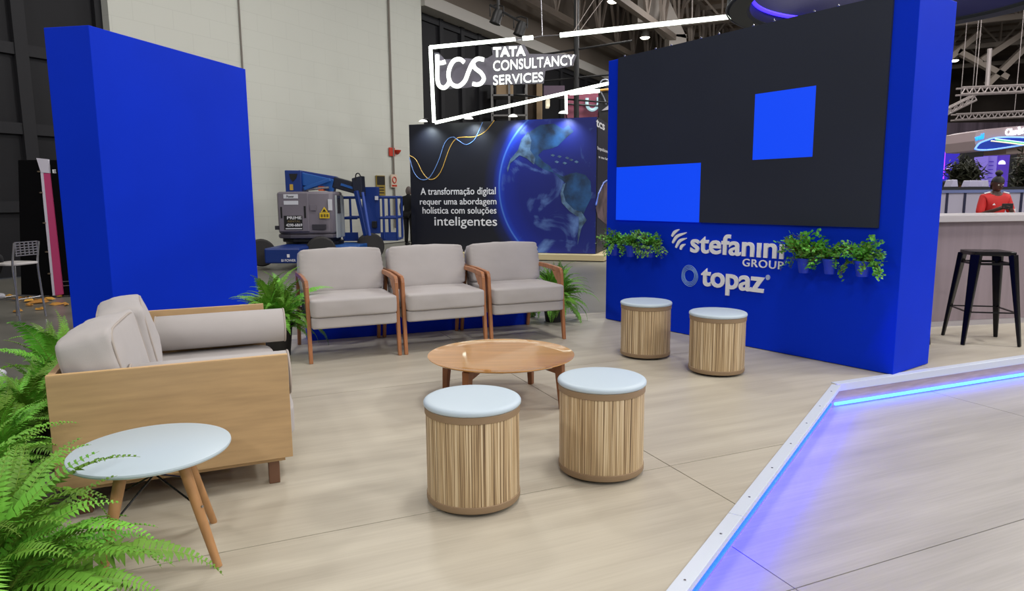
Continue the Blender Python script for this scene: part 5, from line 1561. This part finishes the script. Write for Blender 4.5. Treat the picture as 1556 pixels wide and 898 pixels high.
def person(label, loc, rotz, J, skin, shirt, trousers, shoe, hair, scale=1.0, head_tilt=0.0, bun=False, long_sleeve=False, body_mat=None):
    t = thing('person', label, 'person', loc, rotz)
    t.scale = (scale,) * 3
    names = ['pelvis', 'belly', 'chest', 'upper', 'neck', 'headbase', 'lsh', 'lel', 'lwr', 'lpalm', 'rsh', 'rel', 'rwr', 'rpalm', 'lhip', 'lkn', 'lan', 'lft', 'rhip', 'rkn', 'ran', 'rft']
    rad = dict(pelvis=(.135, .10), belly=(.125, .095), chest=(.14, .105), upper=(.12, .085), neck=.05, headbase=.06, lsh=.055, rsh=.055, lel=.04, rel=.04, lwr=.027, rwr=.027, lpalm=(.036, .018), rpalm=(.036, .018),
               lhip=.085, rhip=.085, lkn=.058, rkn=.058, lan=.04, ran=.04, lft=.035, rft=.035)
    ed = [('pelvis', 'belly'), ('belly', 'chest'), ('chest', 'upper'), ('upper', 'neck'), ('neck', 'headbase'), ('upper', 'lsh'), ('lsh', 'lel'), ('lel', 'lwr'), ('lwr', 'lpalm'), ('upper', 'rsh'), ('rsh', 'rel'), ('rel', 'rwr'), ('rwr', 'rpalm'),
          ('pelvis', 'lhip'), ('lhip', 'lkn'), ('lkn', 'lan'), ('lan', 'lft'), ('pelvis', 'rhip'), ('rhip', 'rkn'), ('rkn', 'ran'), ('ran', 'rft')]
    def sub(nm, keep, grow, m_):
        ks = [n for n in names if n in keep]
        ix = {n: i for i, n in enumerate(ks)}
        nd = []
        for n in ks:
            r = rad[n]
            r = tuple(q + grow for q in r) if isinstance(r, tuple) else r + grow
            nd.append((J[n], r))
        return skin_mesh(nm, nd, [(ix[a], ix[b]) for a, b in ed if a in ix and b in ix], m_, t, 0)
    body = sub('body', names, 0.0, body_mat or skin)
    sl = {'pelvis', 'belly', 'chest', 'upper', 'neck', 'lsh', 'rsh', 'lel', 'rel'} | ({'lwr', 'rwr'} if long_sleeve else set())
    shirt_o = sub('shirt', sl, 0.014, shirt)
    sub('trousers', {'pelvis', 'lhip', 'lkn', 'lan', 'rhip', 'rkn', 'ran'}, 0.012, trousers)
    for s in ('l', 'r'):
        a, f = Vector(J[s + 'an']), Vector(J[s + 'ft'])
        d = (f - a); d.z = 0; d.normalize()
        h = Vector((a.x, a.y, f.z)) - d * 0.05
        skin_mesh('shoe', [(h + Vector((0, 0, 0.005)), (.042, .04)), (h.lerp(f, 0.55) + Vector((0, 0, 0.005)), (.045, .04)), (f + d * 0.05, (.040, .03))], [(0, 1), (1, 2)], shoe, t)
        # fingers, rooted in the palm
        w, p = Vector(J[s + 'wr']), Vector(J[s + 'palm'])
        fd = (p - w).normalized()
        side = fd.cross(Vector((0, 0, 1)))
        side = side.normalized() if side.length > 0.1 else Vector((1, 0, 0))
        nrm = side.cross(fd).normalized()
        for k, ln in enumerate((0.058, 0.07, 0.066, 0.05)):
            b = p + side * (0.027 - 0.018 * k) + fd * 0.012
            skin_mesh('finger', [(b, .0095), (b + fd * ln * 0.55 - nrm * 0.006, .009), (b + fd * ln * 0.85 - nrm * 0.03, .0075)], [(0, 1), (1, 2)], skin, body, 0, 1)
        b = w.lerp(p, 0.45) + side * 0.03
        skin_mesh('thumb', [(b, .011), (b + side * 0.025 + fd * 0.022, .0095), (b + side * 0.028 + fd * 0.05 - nrm * 0.012, .008)], [(0, 1), (1, 2)], skin, body, 0, 1)
    # head with a face looking along local -y
    hb = Vector(J['headbase'])
    he = bpy.data.objects.new('head_pivot', None)
    bpy.data.objects.remove(he)
    R = Matrix.Rotation(head_tilt, 3, 'X')
    hc = hb + Vector((0, -0.012, 0.075))
    def hp(v): return hc + R @ Vector(v)
    mb = MB()
    bm = bmesh.new(); bmesh.ops.create_uvsphere(bm, u_segments=24, v_segments=16, radius=1)
    vs = []
    for v in bm.verts:
        x, y, z = v.co
        wx = 0.074 * (1 - 0.22 * max(0, -z)) ; wy = 0.096
        px_, py_, pz_ = x * wx, y * wy, z * 0.118
        if y < 0 and z < -0.3: py_ -= 0.006 * (-z)
        if y < -0.5 and 0.0 < z < 0.25: py_ += 0.006
        vs.append(hp((px_, py_, pz_)))
    ix = {v: i for i, v in enumerate(bm.verts)}
    mb.add(vs, [[ix[v] for v in f.verts] for f in bm.faces]); bm.free()
    head = mb.build('head', skin, t, smooth=180)
    skin_mesh('nose', [(hp((0, -0.088, 0.012)), .009), (hp((0, -0.108, -0.02)), .014)], [(0, 1)], skin, head)
    skin_mesh('mouth', [(hp((-0.022, -0.089, -0.055)), .006), (hp((0, -0.095, -0.055)), .009), (hp((0.022, -0.089, -0.055)), .006)], [(0, 1), (1, 2)], mat('lip_brown', (96, 52, 46), 0.5), head)
    for s in (-1, 1):
        skin_mesh('ear', [(hp((s * 0.074, 0.005, 0.02)), .014), (hp((s * 0.078, 0.012, -0.02)), .012)], [(0, 1)], skin, head)
        mb = MB(); mb.lathe([(0, -0.009), (0.008, -0.005), (0.010, 0), (0.008, 0.005), (0, 0.009)], 10, hp((s * 0.029, -0.084, 0.012)))
        mb.build('eye', mat('eye_white', (230, 226, 220), 0.3), head, smooth=180)
        mb = MB(); mb.lathe([(0, -0.004), (0.005, 0), (0, 0.004)], 8, hp((s * 0.029, -0.093, 0.012))); mb.build('pupil', M_BLACKP, head)
    mb = MB()
    bm = bmesh.new(); bmesh.ops.create_uvsphere(bm, u_segments=24, v_segments=16, radius=1)
    keep = [v for v in bm.verts if not (v.co.z < 0.35 and v.co.y < 0.15) and v.co.z > -0.75]
    bmesh.ops.delete(bm, geom=[v for v in bm.verts if v not in set(keep)], context='VERTS')
    bm.verts.index_update()
    mb.add([hp((v.co.x * 0.081, v.co.y * 0.103 + 0.002, v.co.z * 0.127)) for v in bm.verts], [[v.index for v in f.verts] for f in bm.faces]); bm.free()
    hr = mb.build('hair', hair, t, smooth=180)
    if bun:
        mb = MB(); cushion(mb, hp((0, 0.035, 0.155)), (0.085, 0.085, 0.075), 0.2, 0.9, None, 0.002, 1, 6); mb.build('hair_bun', hair, hr, smooth=180)
    return t, shirt_o

M_SKIN1 = mat('deep_brown_skin', (72, 44, 36), 0.5)
M_SKIN2 = mat('tan_skin', (168, 112, 84), 0.5)
M_HAIR = mat('black_hair', (18, 14, 14), 0.6)
M_RED = mat('red_jersey', (196, 34, 34), 0.7, noise_scale=4, noise_amt=0.08)
M_DARKC = mat('black_cloth', (16, 16, 20), 0.8)
J1 = dict(pelvis=(0, 0, .90), belly=(0, 0, 1.02), chest=(0, 0, 1.16), upper=(0, 0.0, 1.28), neck=(0, -0.01, 1.37), headbase=(0, -0.02, 1.41),
          lsh=(-.155, 0, 1.29), lel=(-.225, -.05, 1.04), lwr=(-.085, -.25, 1.13), lpalm=(-.03, -.28, 1.16), rsh=(.155, 0, 1.29), rel=(.225, -.05, 1.04), rwr=(.10, -.24, 1.12), rpalm=(.045, -.27, 1.14),
          lhip=(-.09, 0, .86), lkn=(-.09, -.01, .47), lan=(-.09, .02, .08), lft=(-.09, -.11, .04), rhip=(.09, 0, .86), rkn=(.09, -.01, .47), ran=(.09, .02, .08), rft=(.09, -.11, .04))
YP = 10.3
pp = PX(1512, 300, YP)
pr, sh = person('person in a red jersey standing behind the bar counter looking at a phone', (pp.x, YP, ZH), math.radians(-6), J1, M_SKIN1, M_RED, M_DARKC, M_BLACKP, M_HAIR, 1.02, math.radians(18), True)
# jersey details
MB().tube([(-0.17, -0.03, 1.352), (-0.09, -0.03, 1.372)], 0.010, 6).build('shoulder_stripe', M_TXT, sh)
MB().tube([(0.17, -0.03, 1.352), (0.09, -0.03, 1.372)], 0.010, 6).build('shoulder_stripe', M_TXT, sh)
MB().prism([(-0.095, -0.128, 1.185), (-0.055, -0.13, 1.185), (-0.072, -0.13, 1.212)], (0, 0.006, 0)).build('chest_badge', M_TXT, sh)
MB().box((0.215, -0.085, 1.09), (0.25, -0.065, 1.13)).build('sleeve_badge', mat('badge_white', (226, 220, 220), 0.6), sh)
ph_ = thing('smartphone', 'dark phone held in the hands of the person in red', 'phone', WM[pr.name] @ Vector((0.0, -0.325, 1.16)), math.radians(-6))
me_ = MB().box((-0.075, -0.006, 0.0), (0.075, 0.006, 0.075)).build('phone_body', M_BLACKP, ph_, bevel=0.004)
MB().box((-0.068, 0.0061, 0.005), (0.068, 0.0068, 0.07)).build('phone_screen', mat('phone_glass', (40, 44, 60), 0.2), ph_)

J2 = dict(J1); J2.update(lel=(-.225, .01, 1.06), lwr=(-.235, -.04, .84), lpalm=(-.235, -.05, .77), rel=(.225, .01, 1.06), rwr=(.235, -.04, .84), rpalm=(.235, -.05, .77))
fp = G(621.5, 373, ZH)
person('person in black clothes standing half hidden behind the globe stand', (fp.x + 0.02, fp.y, ZH), math.radians(160), J2, M_SKIN2, M_DARKC, M_DARKC, M_BLACKP, mat('grey_hair', (110, 100, 96), 0.7), 1.06, 0, False, True, M_DARKC)
J3 = dict(J1)
for k in ('pelvis', 'belly', 'chest', 'upper', 'neck', 'headbase', 'lsh', 'rsh'): J3[k] = (J1[k][0], J1[k][1], J1[k][2] - 0.13)
J3.update(lel=(-.26, -.06, .95), lwr=(-.16, -.28, .86), lpalm=(-.14, -.35, .85), rel=(.26, -.06, .95), rwr=(.16, -.28, .86), rpalm=(.14, -.35, .85),
          lhip=(-.10, -.06, .74), lkn=(-.12, -.46, .73), lan=(-.12, -.30, .33), lft=(-.12, -.42, .28), rhip=(.10, -.06, .74), rkn=(.12, -.46, .73), ran=(.12, -.30, .33), rft=(.12, -.42, .28))

# ================================================================ FAR LEFT: METAL CHAIRS, BLACK BOARD, SCRAPS
def make_high_chair(label):
    t = thing('metal_chair', label, 'chair', group='chrome chairs on the dark hall floor')
    w, dp, hs, hb = 0.33, 0.36, 0.64, 0.90
    for s in (-1, 1):
        MB().tube(smooth_path([(s * w / 2 * 1.06, 0.02, 0), (s * w / 2, 0.04, hs * 0.6), (s * w / 2, 0.05, hs), (s * w / 2 * 0.97, 0.0, hb)], 4), 0.012, 8).build('rear_leg', M_CHROME, t, smooth=60)
        MB().tube([(s * w / 2 * 1.02, dp + 0.06, 0), (s * w / 2 * 0.92, dp, hs)], 0.012, 8).build('front_leg', M_CHROME, t, smooth=60)
    mb = MB(); cushion(mb, (0, 0.05 + dp / 2 - 0.02, hs + 0.012), (w + 0.02, dp + 0.02, 0.034), 0.1, 0.3, None, 0, 0, 8); mb.build('seat', mat('pale_seat_vinyl', (204, 200, 198), 0.5), t, smooth=60)
    mb = MB()
    # perforated back: horizontal and vertical strips leave rows of slots
    br = thing
    for k in range(6):
        z = hb - 0.155 + k * 0.03
        MB().box((-w / 2 + 0.015, 0.008, z), (w / 2 - 0.015, 0.014, z + 0.013)).build('back_slat', M_CHROME, t)
    for k in range(6):
        x = -w / 2 + 0.02 + k * (w - 0.05) / 5
        MB().box((x, 0.0075, hb - 0.155), (x + 0.014, 0.0145, hb)).build('back_rib', M_CHROME, t)
    for y, z in ((0.05, 0.25), (dp + 0.03, 0.25)):
        MB().tube([(-w / 2, y - 0.01, z), (w / 2, y - 0.01, z)], 0.008, 6).build('cross_rail', M_CHROME, t)
    for s in (-1, 1):
        MB().tube([(s * w / 2, 0.04, 0.25), (s * w / 2, dp + 0.02, 0.25)], 0.008, 6).build('side_rail', M_CHROME, t)
    return t
fa, fb_ = G(34, 488, ZH), G(71, 481.5, ZH)
mc = make_high_chair('chrome chair with slatted back standing on the dark floor at the left edge')
mid = (fa + fb_) / 2
ang_ = math.atan2(fb_.y - fa.y, fb_.x - fa.x) + 0.12
place(mc, (mid.x, mid.y, ZH), ang_)
mc2 = copy_tree(mc)
mc2['label'] = 'chrome chair mostly cut off by the left picture edge, seated person on it'
m2p = Vector((PX(-92, 480, 7.6).x, 7.6, ZH))
place(mc2, m2p, math.radians(-72))
Rm = Matrix.Rotation(math.radians(-72), 3, 'Z')
sp_ = m2p + Rm @ Vector((0, 0.14, 0))
person('seated person in dark trousers cut off by the left picture edge', (sp_.x, sp_.y, ZH - 0.0), math.radians(-72 + 180), J3, M_SKIN2, mat('white_tshirt', (206, 200, 204), 0.8), M_DARKC, mat('white_trainer', (220, 220, 226), 0.5), M_HAIR, 1.0)

YBK = 9.9
bb = thing('black_board', 'tall black board with a pink and white strip leaning by the blue slab', 'board', Vector((PX(65, 440, YBK).x, YBK + 0.1, ZH)))
def bp(px, py, y=YBK): return PX(px, py, y)
MB().prism([bp(27, 243), bp(110, 243), Vector((bp(118, 450).x, YBK, ZH)), Vector((bp(32, 450).x, YBK, ZH))], (0, 0.12, 0)).build('board', mat('matt_black_board', (5, 5, 7), 0.8, spec=0.1), bb, True, bevel=0.01)
MB().prism([bp(55, 240, YBK - .03), bp(73, 242, YBK - .03), bp(75, 263, YBK - .03), bp(62, 262, YBK - .03)], (0, 0.028, 0)).build('white_cloth', mat('white_canvas', (206, 202, 214), 0.8), bb, True)
MB().prism([bp(66, 263, YBK - .02), bp(75.5, 263, YBK - .02), bp(96, 447, YBK - .02), bp(84, 449, YBK - .02)], (0, 0.018, 0)).build('pink_strip', mat('magenta_canvas', (190, 60, 112), 0.7), bb, True)
MB().prism([bp(61.5, 262, YBK - .024), bp(65.5, 262, YBK - .024), bp(83.5, 449, YBK - .024), bp(80, 449, YBK - .024), bp(67, 320, YBK - .024)], (0, 0.022, 0)).build('white_strip', mat('white_canvas', (206, 202, 214)), bb, True)
for px, py in ((59, 262), (62.5, 294), (67.5, 340), (71, 384), (75, 417)):
    MB().lathe([(0, 0), (0.02, 0.004), (0.022, 0.018), (0, 0.024)], 10, bp(px, py, YBK - .03)).build('eyelet', mat('brass_eyelet', (130, 116, 96), 0.4, 0.5), bb, True)
lettering('small_print', 'E', bp(80, 263, YBK - .004), (1, 0, 0), Zv, 0.05, 0.05, M_TXT, bb, -0.003, 0.03)
for y in (428, 434.5):
    MB().tube([bp(95, y, YBK - .01), bp(108, y - 1, YBK - .01)], 0.006, 5).build('silver_edge', M_CHROME, bb, True)
rnd = random.Random(5)
M_SCRAP = mat('ochre_scrap', (196, 146, 58), 0.8, noise_scale=6, noise_amt=0.3, rand=0.3)
spots = [(12, 450), (24, 455), (33, 452), (44, 456), (52, 449), (58, 459), (63, 455), (75, 454), (88, 461), (101, 462), (26, 472), (62, 468), (46, 463), (92, 449), (79, 448)]
for px, py in spots:
    p = G(px, py, ZH)
    mb = MB()
    n = 7
    ring_ = []
    sz = rnd.uniform(0.05, 0.10)
    for k in range(n):
        a = 2 * math.pi * k / n
        r = sz * rnd.uniform(0.6, 1.1)
        ring_.append(Vector((r * math.cos(a) * 1.4, r * math.sin(a) * 0.7, rnd.uniform(0.0, 0.02))))
    top_ = [v * 0.8 + Vector((0, 0, rnd.uniform(0.004, 0.03))) for v in ring_]
    mb.add(ring_ + top_, [list(range(n))[::-1], [n + i for i in range(n)]] + [[i, (i + 1) % n, n + (i + 1) % n, n + i] for i in range(n)])
    o = mb.build('carpet_scrap', M_SCRAP, None, loc=(p.x, p.y, ZH - 0.018))
    o.rotation_euler = (0, 0, rnd.uniform(0, 6))
    tag(o, 'small crumpled ochre scrap on the dark floor near the chrome chair', 'scrap', 'ochre scraps on the hall floor')
fp2 = G(2, 572, ZH)
skin_mesh('white_shoe', [((fp2.x - 0.18, fp2.y, ZH + 0.04), (.05, .05)), ((fp2.x - 0.05, fp2.y, ZH + 0.035), (.05, .045)), ((fp2.x + 0.04, fp2.y - 0.02, ZH + 0.02), (.045, .03))], [(0, 1), (1, 2)], MATS['white_trainer'], None)
tag(bpy.data.objects['white_shoe'], 'tip of a white shoe at the left picture edge behind the ferns', 'shoe')
